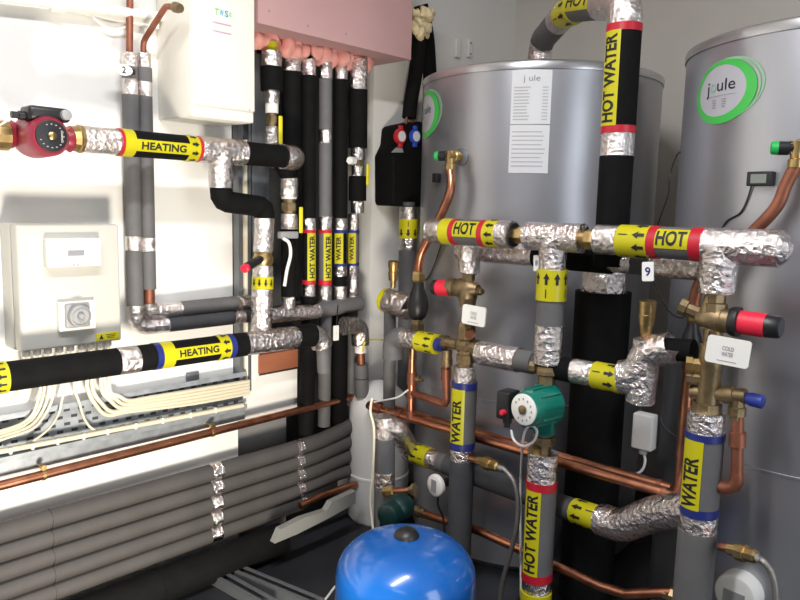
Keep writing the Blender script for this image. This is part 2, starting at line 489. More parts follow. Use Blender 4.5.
# ---------------------------------------------------- white conduit at the top left
P0 = U(-30, -7, 'x', .03); P1 = U(165, 17, 'x', .03); z = (P0.z+P1.z)/2
t = Thing('cable_conduit', 'white plastic conduit pipe running along top of left wall', 'conduit')
t.p('conduit_pipe', MB().tube([P0, P1], .0105, 18), 'white')
q = U(58, 5, 'x', .03); dd = (P1-P0).normalized()
t.p('coupling', MB().rev(q-dd*.016, dd, [(0, .0125), (.003, .0145), (.029, .0145), (.032, .0125)], 24), 'white')
t.done()
t0 = MB(); a = U(60, 4, 'x', .012); b = U(157, 21, 'x', .012); t0.box((a+b)/2, .022, (b-a).length, .03, bev=.002)
one('cable_trunking', 'flat white trunking on wall just behind the white conduit', 'trunking', t0, 'white')
wire('cable', 'white cable looping below the conduit at top left', [U(88, 10, 'x', .02), U(98, 22, 'x', .02), U(112, 29, 'x', .02), U(126, 27, 'x', .02), U(138, 20, 'x', .02)], .0028, 'cable_w')

# ---------------------------------------------------- twin grey pipes with copper tails
def twin(label, pts, segs, fil=.02): return pipe('insulated_pipe', label, 'pipe', pts, fil, segs)
X1 = .03
t, p = pipe('insulated_pipe', 'left of two slim grey wall pipes, foil cuffs, straight copper top', 'pipe',
     [U(130, -8, 'x', X1), U(129.5, 55, 'x', X1), U(136, 328, 'x', X1), U(262, 314, 'x', X1+.015)], .03,
     [('copper_dull', 0, ('y', 56), .0075), ('foil', ('y', 53), ('y', 67), .0165), ('grey', ('y', 67), ('y', 80), .017), ('foil', ('y', 79), ('y', 96), .0175),
      ('grey', ('y', 95), ('y', 238), .0185), ('foil', ('y', 236), ('y', 250), .0188), ('grey', ('y', 250), (133, 308), .0185)], fin=False)
a = p.near((135, 305)); pipe_part(t, p, 'foil', a, ('x', 167), .0188); pipe_part(t, p, 'charcoal', ('x', 167), ('x', 233), .0185); pipe_part(t, p, 'foil', ('x', 232), ('x', 243), .019); pipe_part(t, p, 'charcoal', ('x', 243), ('x', 262), .0185)
t.done()
yB = U(144, 55, 'x', X1).y
t, p = pipe('insulated_pipe', 'right of two slim grey wall pipes, foil cuffs, cranked copper top', 'pipe',
     [U(180, 8, 'y', yB), U(166, 6, 'y', yB), U(143, 42, 'y', yB), U(144, 60, 'x', X1), U(149.5, 312, 'x', X1), U(262, 300, 'x', X1+.015)], .018,
     [('copper_dull', 0, (144, 58), .0065), ('foil', (144, 54), (144, 68), .0155), ('grey', (144, 68), (145, 82), .017), ('foil', (145, 82), (145, 97), .0165),
      ('grey', (145, 96), (147, 239), .0165), ('foil', (147, 238), (147, 251), .0172), ('grey', (147, 250), (148, 289), .0165)], fin=False)
pipe_part(t, p, 'copper_dull', (148, 288), (149, 306), .013); pipe_part(t, p, 'foil', (149, 303), (181, 309), .0178); pipe_part(t, p, 'grey', (180, 309), (238, 303), .018); pipe_part(t, p, 'foil', (236, 303), -.0001, .0185)
t.p('brass_union', MB().rev(U(174, 7, 'y', yB), U(186, 9.5, 'y', yB)-U(174, 7, 'y', yB), [(0, .008), (.004, .011), (.016, .011), (.02, .009), (.026, .009)], 16), 'brass_dark')
t.done()
# oval number tag "2"
def tag_card(name, label, c, X, Y, w, h, txt, tw, thh, m='white', inkm='ink', oval=False, extra=None, small=False):
    t = Thing(name, label, 'tag'); n = X.cross(Y).normalized(); mb = MB(); poly = []
    if oval:
        poly = [c+X*(math.cos(2*PI*k/24)*w/2)+Y*(math.sin(2*PI*k/24)*h/2) for k in range(24)]
    else:
        rr = min(w, h)*.12
        for (sx, sy, a0) in ((1, 1, 0), (-1, 1, 90), (-1, -1, 180), (1, -1, 270)):
            for k in range(5):
                a = math.radians(a0+k*22.5); poly.append(c+X*(sx*(w/2-rr)+rr*math.cos(a))+Y*(sy*(h/2-rr)+rr*math.sin(a)))
    mb.prism([q-n*.002 for q in poly], n*.004); hh = t.p('plate', mb, m)
    ml = MB()
    for i, s in enumerate(txt): plane_text(ml, s, c+Y*((len(txt)-1)/2-i)*thh*1.35, X, Y, tw, thh, .0026)
    if small: ml.box(c-Y*h*.36+n*.0024, w*.45, .001, .0006, X, Y, n)
    t.sub(hh, 'lettering', ml, inkm)
    if extra: t.p('tie', extra, 'kplastic')
    return t.done()
c = U(123.5, 70, 'x', .065)
tag_card('number_tag', 'white oval number 2 tag clipped to the slim grey pipes', c, Xy, Zz, .040, .023, ['2'], .009, .014, oval=True, extra=MB().box(c+V((-.006, .022, 0)), .012, .012, .012, bev=.002))

# ---------------------------------------------------- upper heating pipe (with pump, tee and drop)
XU = .13
A = U(76, 138.5, 'x', XU); B = U(299, 158, 'x', XU)
sE = (U(283, 156.8, 'x', XU)-A).length
zU = (A.z+B.z)/2; print('upper heating z', A.z, B.z)
R = .0278
t, p = pipe('insulated_pipe', 'upper black heating pipe with yellow HEATING label and foil elbow end', 'pipe', [A, B, V((.03, B.y, B.z))], .04,
    [('foil', ('x', 80), ('x', 118), R-.001), ('red', ('x', 117), ('x', 120), R+.001), ('arrows', ('x', 119.5), ('x', 131), R, {'plain': True}),
     ('label', ('x', 131), ('x', 184), R, {'text': 'HEATING', 'base': 'black', 'span': (-.52, .36), 'w': .84, 'h': .62}),
     ('arrows', ('x', 184), ('x', 195), R, {'dir': 1, 'full': True, 'n': 9}), ('red', ('x', 194.5), ('x', 198), R+.001),
     ('foil', ('x', 197.5), ('x', 243), R+.002), ('black', ('x', 243), sE, R), ('foil', sE-.002, -.0001, R+.0035)], fin=False)
c = p.at(p.near(('x', 221))); D0 = U(221, 188, 'x', XU)
t.p('foil_wrap', MB().tube([c.lerp(D0, k/14) for k in range(15)], [.031-.003*k/14 for k in range(15)], 28, True, .0018), 'foil', 'foil tee branch')
t.done()
pipe('insulated_pipe', 'black crooked pipe dropping below upper heating tee to foil riser', 'pipe',
     [U(221, 186, 'x', XU), U(221, 201, 'x', XU), U(264.5, 207, 'x', XU), U(264.5, 219, 'x', XU), U(263, 252, 'x', XU)], .034,
     [('black', 0, (264.5, 218), .0255), ('foil', (264.5, 217), -.0001, .0245)])
t = Thing('ball_valve', 'brass ball valve with black and red handle on foil heating riser', 'valve')
a = U(263, 251, 'x', XU); b = U(263, 267, 'x', XU)
t.p('valve_body', MB().rev(a, b-a, [(0, .018), (.004, .022), (.010, .022), (.016, .025), (.026, .025), ((b-a).length-.006, .022), ((b-a).length, .018)], 24), 'brass')
hc = U(261, 259, 'x', XU+.015); he = U(244, 269, 'x', XU+.05); dv = (he-hc)
t.p('handle', MB().rev(hc, dv, [(0, .008), (.01, .0105), (dv.length*.85, .0115), (dv.length*.86, .0115)], 18), 'kplastic')
t.p('handle_tip', MB().rev(hc+dv*.86, dv, [(0, .0105), (dv.length*.12, .0105), (dv.length*.14, .008)], 18), 'redplastic')
t.done()
pipe('insulated_pipe', 'foil-wrapped upright pipe with yellow arrow band above lower heating pipe', 'pipe',
     [U(263, 266, 'x', XU), U(261, 345, 'x', XU+.01)], .01,
     [('foil', 0, ('y', 278), .0255), ('arrows', ('y', 277), ('y', 289), .0262, {'dir': 1, 'full': True, 'n': 11}), ('foil', ('y', 288.5), -.0001, .0265)])

# red circulator
def volute(t, c, ax, r, th, m, name='volute'):
    ax = V(ax).normalized(); return t.p(name, MB().rev(V(c)-ax*th/2, ax, [(0, r*.7), (th*.15, r*.95), (th*.35, r), (th*.65, r), (th*.85, r*.95), (th, r*.8)], 36), m)
t = Thing('circulation_pump', 'crimson circulation pump with black face on upper heating pipe', 'pump')
pc = U(43, 137, 'x', XU); volute(t, pc+V((0, -.012, 0)), (1, 0, 0), .041, .06, 'maroon')
t.p('flange', MB().rev(pc-V((0, .062, 0)), (0, 1, 0), [(0, .02), (.006, .026), (.016, .02), (.102, .02), (.112, .026), (.118, .022)], 24), 'maroon')
fc = U(51, 136, 'x', XU+.09); hd = V((1, 0, 0)); hb = V((pc.x+.007, fc.y, fc.z))
t.p('motor_housing', MB().rev(hb, hd, [(0, .036), (.05, .037), (.075, .036), (.083, .031)], 40), 'maroon')
fp = t.p('face_plate', MB().rev(hb+hd*.082, hd, [(0, .028), (.004, .028), (.0045, .0265)], 40), 'kplastic')
m_ = MB()
for k in range(16):
    if 5 < k < 9: continue
    a = 2*PI*k/16; m_.box(hb+hd*.087+V((0, math.cos(a)*.021, math.sin(a)*.021)), .0008, .003, .002)
m_.box(hb+hd*.087+V((0, .018, 0)), .0008, .003, .022); t.sub(fp, 'face_marks', m_, 'gplastic')
t.p('vent_plug', MB().rev(hb+hd*.085, hd, [(0, .0075), (.006, .0075), (.008, .005)], 20), 'brass')
ba = U(24, 114, 'x', .185); bb = U(66, 115.5, 'x', .185); L = (bb-ba).length
t.p('terminal_box', MB().box((ba+bb)/2, .05, L, .026, bev=.008), 'kplastic')
t.p('cable_gland', MB().rev(ba+V((0, .002, -.003)), (0, -1, 0), [(0, .008), (.012, .008), (.013, .006), (.024, .006)], 16), 'kplastic')
t.p('speed_knob', MB().rev(bb+V((.02, -.012, -.002)), (1, .1, 0), [(0, .0095), (.012, .0095), (.013, .008)], 20), 'gplastic')
t.done()
for (x0, x1, lb) in ((-25, 13, 'left brass union nut joining the crimson pump'), (65, 81, 'right brass union nut between crimson pump and foil cuff')):
    a = U(x0, 134 if x0 < 0 else 138, 'x', XU); b = U(x1, 136 if x0 < 0 else 139, 'x', XU); d = b-a; L = d.length
    if x0 < 0: pr = [(0, .02), (L*.35, .02), (L*.4, .0275), (L*.85, .0275), (L*.9, .02), (L, .02)]
    else: pr = [(0, .02), (L*.2, .023), (L*.75, .026), (L*.8, .028), (L, .028)]
    one('union_nut', lb, 'union', MB().rev(a, d, pr, 12, False), 'brass')
wire('cable', 'thin white cable leaving the crimson pump terminal box', [U(13, 117, 'x', .17), U(5, 122, 'x', .16), U(-6, 129, 'x', .14)], .002, 'cable_w')

# ---------------------------------------------------- lower heating pipe
XL = .16; R = .0288
A = U(-25, 381, 'x', XL); B = U(322, 333.5, 'x', XL); print('lower heating z', A.z, B.z)
t, p = pipe('insulated_pipe', 'lower black heating pipe with yellow HEATING label and navy rings', 'pipe', [A, B, U(324, 372, 'x', XL)], .05,
    [('black', 0, ('x', 0), R), ('arrows', ('x', -14), ('x', 5), R+.001, {'dir': -1, 'full': True, 'n': 13, 'ph': .5}), ('black', ('x', 5), ('x', 117), R), ('foil', ('x', 116.5), ('x', 136), R+.0005), ('black', ('x', 135.5), ('x', 153), R),
     ('navy', ('x', 152), ('x', 158), R+.001), ('arrows', ('x', 158), ('x', 170), R, {'n': 9, 'side': -1, 'dir': 1, 'plain': True}),
     ('label', ('x', 170), ('x', 215), R, {'text': 'HEATING', 'base': 'black', 'span': (-.52, .36), 'w': .86, 'h': .6}),
     ('arrows', ('x', 215), ('x', 226), R, {'dir': -1, 'full': True, 'n': 9}), ('navy', ('x', 225.5), ('x', 231), R+.001), ('black', ('x', 230.5), ('x', 245), R),
     ('foil', ('x', 244), ('x', 296), R), ('black', ('x', 295), ('x', 312), R+.002), ('foil', ('x', 311), (324, 345), .029), ('grey', (324, 345), -.0001, .0175)], fin=False)
t.done()

# ---------------------------------------------------- second short foil run behind
pipe('insulated_pipe', 'short foil and grey pipe behind foil riser, above lower heating pipe', 'pipe', [U(268, 315, 'x', .07), U(316, 311, 'x', .07), U(360, 303, 'x', .07)], .03,
     [('foil', 0, ('x', 317), .023), ('grey', ('x', 316), -.0001, .022)])

# ---------------------------------------------------- risers
XR = .06
def riser(label, pts, segs, fil=.03): return pipe('riser_pipe', label, 'pipe', pts, fil, segs, group=None)
t, p = pipe('riser_pipe', 'leftmost black riser with foil cuffs and brass fittings, next to cabinet', 'pipe',
    [U(271.5, 42, 'x', .075), U(272, 148, 'x', .075), U(289, 176, 'x', .075), U(289, 312, 'x', .075)], .03,
    [('yellow', 0, (271.5, 54), .016), ('foil', (271.5, 52), (271.5, 67), .0255), ('black', (271.5, 67), (271.5, 91), .028), ('foil', (271.5, 90), (271.5, 104), .020),
     ('white', (271.5, 104), (271.5, 113), .0165), ('brass_dark', (271.5, 112), (271.5, 128), .015), ('foil', (271.5, 127), (272, 147), .019), ('black', (272, 146), (289, 179), .022),
     ('foil', (289, 178), (289, 197), .024), ('white', (289, 196), (289, 199), .020), ('brass_dark', (289, 198), (289, 216), .021), ('foil', (289, 214), (289, 229), .0225), ('black', (289, 228), (289, 296), .021), ('foil', (289, 294), -.0001, .017)], fin=False)
a = U(280, 116, 'x', .10); b = U(281, 144, 'x', .105)
t.p('lever', MB().box((a+b)/2, .005, .011, (a-b).length, bev=.002), 'lever')
a = U(300, 207, 'x', .11); b = U(302, 233, 'x', .115)
t.p('lever', MB().box((a+b)/2, .005, .011, (a-b).length, bev=.002), 'lever')
t.done()
riser('black riser with foil cuff and yellow scrap at its top, second from cabinet', [U(291.5, 45, 'x', .035), U(291.5, 300, 'x', .035)],
      [('black', 0, ('y', 60), .021), ('foil', ('y', 58), ('y', 73), .0255), ('black', ('y', 72), -.0001, .0265)])
one('tape_scrap', 'small yellow tape scrap on the second black riser', 'tape', Wrap(U(291.5, 46, 'x', .035), U(291.5, 58, 'x', .035), .0212, turn=.5).patch(0, .03, -.008, .008), 'yellow')
lab = dict(span=(-.95, .25), h=.55, w=.86, flip=True, turn=.0)
def lower(t, p, r, base, k):
    pass
t, p = pipe('riser_pipe', 'slim black riser with HOT WATER label between red rings', 'pipe', [U(309, 56, 'x', XR), U(309, 340, 'x', XR), U(305.5, 440, 'x', .02)], .05,
    [('black', 0, ('y', 64), .010), ('foil', ('y', 60), ('y', 77), .0185), ('black', ('y', 76), ('y', 218), .0195), ('foil', ('y', 217), ('y', 230), .0185), ('red', ('y', 229.5), ('y', 233), .019),
     ('label', ('y', 233), ('y', 280), .0182, {'text': 'HOT WATER', 'base': 'black', 'span': (-1.1, .35), 'flip': True, 'h': .6, 'w': .9, 'turn': .12}),
     ('red', ('y', 279.5), ('y', 284), .019), ('foil', ('y', 283), ('y', 297), .0175), ('black', ('y', 296), -.0001, .0225)], fin=False); t.done()
t, p = pipe('riser_pipe', 'slim grey riser with HOT WATER label between red rings', 'pipe', [U(325.5, 60, 'x', XR), U(325, 335, 'x', XR), U(324, 425, 'x', .03)], .05,
    [('grey', 0, ('y', 66), .010), ('foil', ('y', 62), ('y', 79), .0185), ('grey', ('y', 78), ('y', 131), .0182), ('foil', ('y', 130), ('y', 143), .019), ('grey', ('y', 142), ('y', 218), .0182), ('foil', ('y', 217), ('y', 230), .0185), ('red', ('y', 229.5), ('y', 233), .019),
     ('label', ('y', 233), ('y', 280), .0182, {'text': 'HOT WATER', 'base': 'grey', 'span': (-1.1, .35), 'flip': True, 'h': .6, 'w': .9, 'turn': .12}),
     ('red', ('y', 279.5), ('y', 285), .019), ('foil', ('y', 284), ('y', 300), .0185), ('grey', ('y', 299), -.0001, .0185)], fin=False); t.done()
t, p = pipe('riser_pipe', 'slim black riser with WATER label between navy rings', 'pipe', [U(341, 58, 'x', XR), U(340, 330, 'x', XR), U(339, 440, 'x', .03)], .05,
    [('black', 0, ('y', 70), .010), ('foil', ('y', 66), ('y', 81), .0175), ('black', ('y', 80), ('y', 218), .0205), ('foil', ('y', 217), ('y', 230), .0185), ('navy', ('y', 229.5), ('y', 233), .019),
     ('label', ('y', 233), ('y', 263), .0182, {'text': 'WATER', 'base': 'black', 'span': (-.75, .7), 'flip': True, 'h': .5, 'w': .8, 'turn': -.3}),
     ('navy', ('y', 262.5), ('y', 266), .019), ('foil', ('y', 265.5), ('y', 277), .0185), ('black', ('y', 276), ('y', 286), .0195), ('foil', ('y', 285), ('y', 302), .0188), ('black', ('y', 301), -.0001, .023)], fin=False); t.done()
t, p = pipe('riser_pipe', 'thick black riser at right end of the row with brass valve', 'pipe', [U(358, 60, 'x', XR), U(357.5, 213, 'x', XR)], .02,
    [('foil', 0, ('y', 90), .0285), ('black', ('y', 88), ('y', 148), .0275), ('foil', ('y', 146), ('y', 160), .0205), ('brass_dark', ('y', 159), ('y', 167), .014), ('foil', ('y', 166), ('y', 178), .018), ('black', ('y', 176), ('y', 201), .0255), ('foil', ('y', 200), -.0001, .0195)], fin=False)
a = U(354, 161, 'x', .09); t.p('white_nut', MB().rev(a, V((.3, -1, 0)), [(0, .011), (.024, .011)], 6, False), 'white')
a = U(367.5, 164, 'x', .09); b = U(368, 185, 'x', .095); t.p('lever', MB().box((a+b)/2, .005, .010, (a-b).length, bev=.002), 'lever')
t.done()
t, p = pipe('riser_pipe', 'slim riser right of the black WATER riser, also labelled WATER', 'pipe', [U(353.5, 214, 'x', .045), U(353, 305, 'x', .045), U(351, 405, 'x', .04)], .02,
    [('foil', 0, ('y', 231), .0165), ('navy', ('y', 230), ('y', 233.5), .0175), ('label', ('y', 233), ('y', 263), .0165, {'text': 'WATER', 'base': 'grey', 'span': (-.75, .7), 'flip': True, 'h': .5, 'w': .8, 'turn': -.3}),
     ('navy', ('y', 262.5), ('y', 266), .0175), ('foil', ('y', 265), ('y', 310), .0178), ('grey', ('y', 309), -.0001, .0155)], fin=False); t.done()
t, p = pipe('insulated_pipe', 'foil-wrapped bend above a grey upright stub, right of the risers', 'pipe', [U(344, 326, 'x', .11), U(360, 325, 'x', .11), U(362, 396, 'x', .10)], .03,
    [('foil', 0, (361, 344), .026), ('white', (361, 343), (361, 352), .018), ('copper_dull', (361, 351), (361, 366), .012), ('grey', (361, 364), (362, 377), .021), ('black', (362, 376.5), (362, 378), .0205), ('grey', (362, 378), -.0001, .0205)], fin=False)
t.done()
wire('cable', 'thin yellow green wire beside the foil bend right of the risers', [U(363, 352, 'x', .13), U(364, 344, 'x', .135), U(369, 340, 'x', .12), U(388, 340, 'x', .1)], .0024, 'lever')
# white bracket plate and cable among the risers
one('cable_bracket', 'small white bracket plate between the foil riser and labelled risers', 'bracket', MB().box(U(288, 235, 'x', .105), .02, .055, .018, bev=.003), 'gplastic')
wire('cable', 'white cable bending down from small bracket among the risers', [U(283, 238, 'x', .115), U(289, 243, 'x', .12), U(290.5, 255, 'x', .12), U(287, 270, 'x', .115), U(284.5, 286, 'x', .11)], .0045, 'cable_w')
tag_card('number_tag', 'small blank white tag hanging below the riser row', U(336, 333, 'x', .12), Xy, Zz, .018, .042, ['.'], .002, .002, extra=MB().tube([U(336, 328, 'x', .12), U(337, 318, 'x', .115), U(338, 305, 'x', .09)], .0015, 8))

# ---------------------------------------------------- steel channel and timber
t = Thing('steel_channel', 'upright grey steel channel right of the white cabinet', 'channel')
a = U(237, 130, 'x', .03); b = U(240, 395, 'x', .03); yy = U(239, 250, 'x', .03).y
zlo = U(240, 393, 'x', .03).z
w3 = U(250, 250, 'x', .03).y-yy
t.p('side_flange', MB().box((.015, yy+.006, (zlo+1.5)/2), .03, .012, 1.5-zlo), 'steel_d'); t.p('side_flange', MB().box((.015, yy+w3, (zlo+1.5)/2), .03, .006, 1.5-zlo), 'steel_d'); t.p('back_web', MB().box((.003, yy+w3/2, (zlo+1.5)/2), .004, w3, 1.5-zlo), 'steel_d')
t.done()
wire('cable', 'cream cable running up inside the steel channel', [U(245, 140, 'x', .015), U(245.5, 250, 'x', .015), U(247, 392, 'x', .015)], .009, 'cable')
y1 = U(252, 250, 'x', .02).y; y2 = U(269, 250, 'x', .02).y
one('steel_cover', 'wide grey steel cover strip right of the steel channel', 'cover strip', MB().box((.012, (y1+y2)/2, (.66+1.33)/2), .02, y2-y1, .67, bev=.002), 'steel_d')
p1 = U(258, 364, 'x', .03); p2 = U(298, 361, 'x', .03)
one('timber_batten', 'reddish timber batten on wall below foil part of heating pipe', 'batten', MB().box((.016, (p1.y+p2.y)/2, p1.z-.002), .03, p2.y-p1.y, .052, bev=.002), 'wood')
q1 = U(249, 366, 'x', .03); one('white_batten', 'short white upright batten beside the reddish timber batten', 'batten', MB().box((.015, (q1.y+p1.y)/2+.004, q1.z-.004), .03, .03, .07, bev=.002), 'white')
t = Thing('trunking_bracket', 'small grey rectangular plate under the lower HEATING label', 'plate'); t.p('plate', MB().box(U(192.5, 376, 'x', .004), .006, .035, .02, bev=.001), 'steel_d'); t.done()

# ---------------------------------------------------- control enclosure
t = Thing('control_enclosure', 'beige wall enclosure with timer and knob, cables leaving below', 'enclosure')
dx = .088; y0 = U(3, 300, 'x', 0).y; y1 = U(121, 300, 'x', dx).y
z1 = U(18, 224, 'x', dx).z; z0 = U(70, 347, 'x', dx).z
print('enclosure', y0, y1, z0, z1)
t.p('back_box', MB().box((dx*.3, (y0+y1)/2, (z0+z1)/2), dx*.6, y1-y0, z1-z0, bev=.004), 'beige')
t.p('lid', MB().box((dx*.81, (y0+y1)/2, (z0+z1)/2), dx*.4, y1-y0-.002, z1-z0-.002, bev=.005), 'beige')
a = U(47.5, 268, 'x', dx+.02); b = U(101, 238, 'x', dx+.02)
tm = t.p('room_timer', MB().box((dx+.010, (a.y+b.y)/2, (a.z+b.z)/2), .022, b.y-a.y, b.z-a.z, bev=.003), 'white')
a = U(68, 256, 'x', dx+.021); b = U(84, 250, 'x', dx+.021)
t.sub(tm, 'display', MB().box((dx+.021, (a.y+b.y)/2, (a.z+b.z)/2), .002, b.y-a.y, b.z-a.z), 'print')
m_ = MB()
for px in (74, 78): m_.box(U(px, 265, 'x', dx+.0215), .002, .004, .003)
t.sub(tm, 'button', m_, 'gplastic')
a = U(59.5, 332, 'x', dx+.012); b = U(95, 300, 'x', dx+.012)
t.p('knob_plate', MB().box((dx+.006, (a.y+b.y)/2, (a.z+b.z)/2), .014, b.y-a.y, b.z-a.z, bev=.002), 'white')
a = U(67, 329, 'x', dx+.025); b = U(92, 303, 'x', dx+.025); ck = V((dx+.013, (a.y+b.y)/2, (a.z+b.z)/2)); rk = (b.y-a.y)*.44
t.p('knob_base', MB().box(ck, .012, rk*2.2, rk*2.2, bev=.004), 'gplastic')
t.p('knob', MB().rev(ck, (1, 0, 0), [(0, rk), (.018, rk*.95), (.02, rk*.8), (.016, rk*.75), (.016, rk*.3), (.022, rk*.28), (.024, rk*.2)], 32), 'gplastic')
a = U(96.5, 340, 'x', dx+.001); b = U(121, 332, 'x', dx+.001); cs = V((dx+.0012, (a.y+b.y)/2-.003, (a.z+b.z)/2))
st = t.p('warning_sticker', MB().box(cs, .0016, b.y-a.y-.004, .017, bev=.0005), 'yellow')
m_ = MB(); q = cs+V((.0012, -.014, 0)); m_.add([q+V((0, -.005, -.005)), q+V((0, .005, -.005)), q+V((0, 0, .005))], [(0, 1, 2)], False)
for j in range(3): m_.box(cs+V((.0011, .007, .0035-.0035*j)), .0004, .022-.003*j, .0012)
t.sub(st, 'warning_marks', m_, 'ink')
GL = [26, 37, 48, 59.5, 70.5, 82, 91, 100.5, 108]
gl3 = []
for g in GL:
    q = U(g, 350, 'x', .045); q.z = z0; gl3.append(q.copy())
    t.p('cable_gland', MB().rev(q+V((0, 0, .004)), (0, 0, -1), [(0, .0105), (.008, .0105), (.0085, .008), (.02, .008), (.022, .005)], 16), 'gplastic')
t.done()

# ---------------------------------------------------- cable tray + cables
xt = .012
zt1 = U(100, 400, 'x', xt).z; zt0 = U(100, 434, 'x', xt).z
yt1 = U(243, 400, 'x', xt).y; yt0 = .15
print('tray', zt0, zt1, U(0, 427, 'x', xt).z, U(0, 470, 'x', xt).z, U(240, 385, 'x', xt).z, U(240, 425, 'x', xt).z)
t = Thing('cable_tray', 'perforated galvanised cable tray along the left wall', 'cable tray')
# solid bed; dark marks paint the shade inside its perforations
mb = MB(); ncol = 60; dy = (yt1-yt0)/ncol; nrow = 5; hz = (zt1-zt0)/nrow
mb.box((xt, (yt0+yt1)/2, (zt0+zt1)/2), .002, yt1-yt0, zt1-zt0); bed = t.p('perforated_bed', mb, 'steel')
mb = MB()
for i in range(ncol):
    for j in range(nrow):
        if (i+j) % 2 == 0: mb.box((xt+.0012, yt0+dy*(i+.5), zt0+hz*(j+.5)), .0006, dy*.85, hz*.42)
t.sub(bed, 'slot_shade', mb, 'recess')
for zz, s in ((zt1, 1), (zt0, -1)):
    mb = MB(); mb.box((xt+.009, (yt0+yt1)/2, zz), .018, yt1-yt0, .002); mb.box((xt+.018, (yt0+yt1)/2, zz+s*.005), .002, yt1-yt0, .012); t.p('side_lip', mb, 'steel')
t.done()
zr = U(120, 444, 'x', .03).z
one('steel_rail', 'plain galvanised rail fixed just below the cable tray', 'rail', MB().box((.012, (.1+yt1)/2, zr+.006), .022, yt1-.1, .040, bev=.003), 'steel')
# cream trunk cable on lower lip
zc = U(110, 430, 'x', .045).z
wire('cable', 'long cream cable strapped along the lower tray lip', [U(-20, 455, 'x', .045), U(60, 440, 'x', .045), U(120, 428.5, 'x', .045), U(180, 417, 'x', .045), U(243, 405, 'x', .045)], .0062, 'cable')
for k, px in enumerate((10, 32, 57, 83, 107, 135, 162, 190, 215)):
    q = U(px, 452.5-.198*px, 'x', .047)
    one('cable_tie', 'white cable tie strapping the long cream cable to the tray lip', 'cable tie', MB().box(q, .012, .006, .014, bev=.001), 'white', group='ties along the tray lip')
def drop(i, pts, r, lb):
    q = gl3[i]-V((0, 0, .02)); wire('cable', lb, [q, q-V((0, 0, .03))]+[U(x, y, 'x', .04) for x, y in pts], r, 'cable', n=8)
LW = ['outermost', 'second', 'third', 'innermost']
for k, (g, px) in enumerate(((0, 40), (1, 44), (2, 49), (3, 54))):
    drop(g, [(px, 385), (px-2, 400), (px-8-k*.5, 415), (px-22, 425+1.2*k), (px-50, 434+1.6*k), (-20, 441+2*k)], .0031, LW[k]+' of four cream cables sweeping left from the beige enclosure')
drop(4, [(62, 400), (58, 415), (45, 432), (20, 447), (-20, 455)], .0026, 'thin pale cable curving left, right of the four cream cables')
drop(5, [(74, 385), (79, 402), (85, 420), (95, 430), (112, 431)], .003, 'single cream cable bending right onto the tray lip')
for k, (g, px) in enumerate(((6, 87), (6, 92), (7, 101), (7, 105), (8, 109))):
    ym = 416-3.6*k
    drop(g, [(px, 382), (px+2, 393), (px+8+k*.4, 404-k*2), (px+20, ym-1), (px+42, ym-4.5), (190, 404-3.3*k), (235, 396-3.2*k), (249, 393-3*k)], .0046,
         ['lowest', 'second lowest', 'middle', 'second highest', 'highest'][k]+' of five cream cables sweeping right along the tray')
wire('cable', 'short pale cable at far left below the lower heating pipe', [U(20, 385, 'x', .08), U(14, 396, 'x', .06), U(2, 403, 'x', .05), U(-12, 406, 'x', .05)], .003, 'cable')

# ---------------------------------------------------- copper pipe and clip on left wall
t, p = pipe('copper_pipe', 'long copper pipe along left wall below the cable tray', 'pipe', [U(-25, 492, 'x', .05), U(355, 396, 'x', .05)], .01, [('copper', 0, -.0001, .0102)], fin=False); t.done()
for cx_, lb in ((43, 'left brass clip holding the long copper wall pipe'), (212, 'right brass clip holding the long copper wall pipe')):
    q = p.at(p.near(('x', cx_)))
    one('pipe_clip', lb, 'pipe clip', MB().rev(q-V((0, .003, 0)), (0, 1, 0), [(0, .0122), (.006, .0122)], 20).rev(V((0, q.y, q.z+.017)), (1, 0, 0), [(0, .003), (q.x-.005, .003), (q.x-.004, .006), (q.x+.008, .006)], 12), 'brass')

# ---------------------------------------------------- bundle of five grey pipes
XB = .05
ztop = U(50, 515, 'x', XB).z; zbot = .0985; ztop = .266; print('bundle', ztop, zbot, U(215, 474, 'x', XB).z, U(215, 535, 'x', XB).z)
ORD = ['topmost', 'second from top', 'middle', 'second from bottom', 'lowest']
ybend = U(304, 460, 'x', XB).y
for k in range(5):
    z = ztop+(zbot-ztop)*k/4
    pts = [V((XB, .1, z)), V((XB, ybend-.06, z))]
    if k < 4:
        pts = [V((XB, .1, z)), V((XB, .6, z)), V((XB, ybend-.04, z)), V((XB+.004, ybend+.10, z+.010)), V((XB+.012, ybend+.165, z+.026-.004*k))]
        path = Path(smooth_path(pts, 12))
    else: path = Path([V((XB, .1, z)), V((XB, ybend, z))])
    t = Thing('insulated_pipe', 'grey insulated pipe in low wall bundle, '+ORD[k]+' of the five', 'pipe', 'five grey pipes low on the left wall')
    js = [path.near((50-2+k*.8, proj(path.at(.5))[1] if False else 516+18*k))]
    rr = .0215 if k == 0 else .0208
    s1 = path.near((215, 472+16*k)); s2 = path.near((299, 452+12.3*k))
    if k == 4: s2 = path.L-.004
    seam = js[0]
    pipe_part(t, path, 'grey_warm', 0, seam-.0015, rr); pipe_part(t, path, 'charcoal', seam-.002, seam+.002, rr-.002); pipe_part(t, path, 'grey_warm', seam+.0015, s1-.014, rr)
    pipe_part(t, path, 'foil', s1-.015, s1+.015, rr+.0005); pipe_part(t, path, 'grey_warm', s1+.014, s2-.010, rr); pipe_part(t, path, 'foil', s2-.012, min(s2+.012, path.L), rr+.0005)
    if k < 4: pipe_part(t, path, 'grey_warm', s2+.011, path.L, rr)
    t.done()

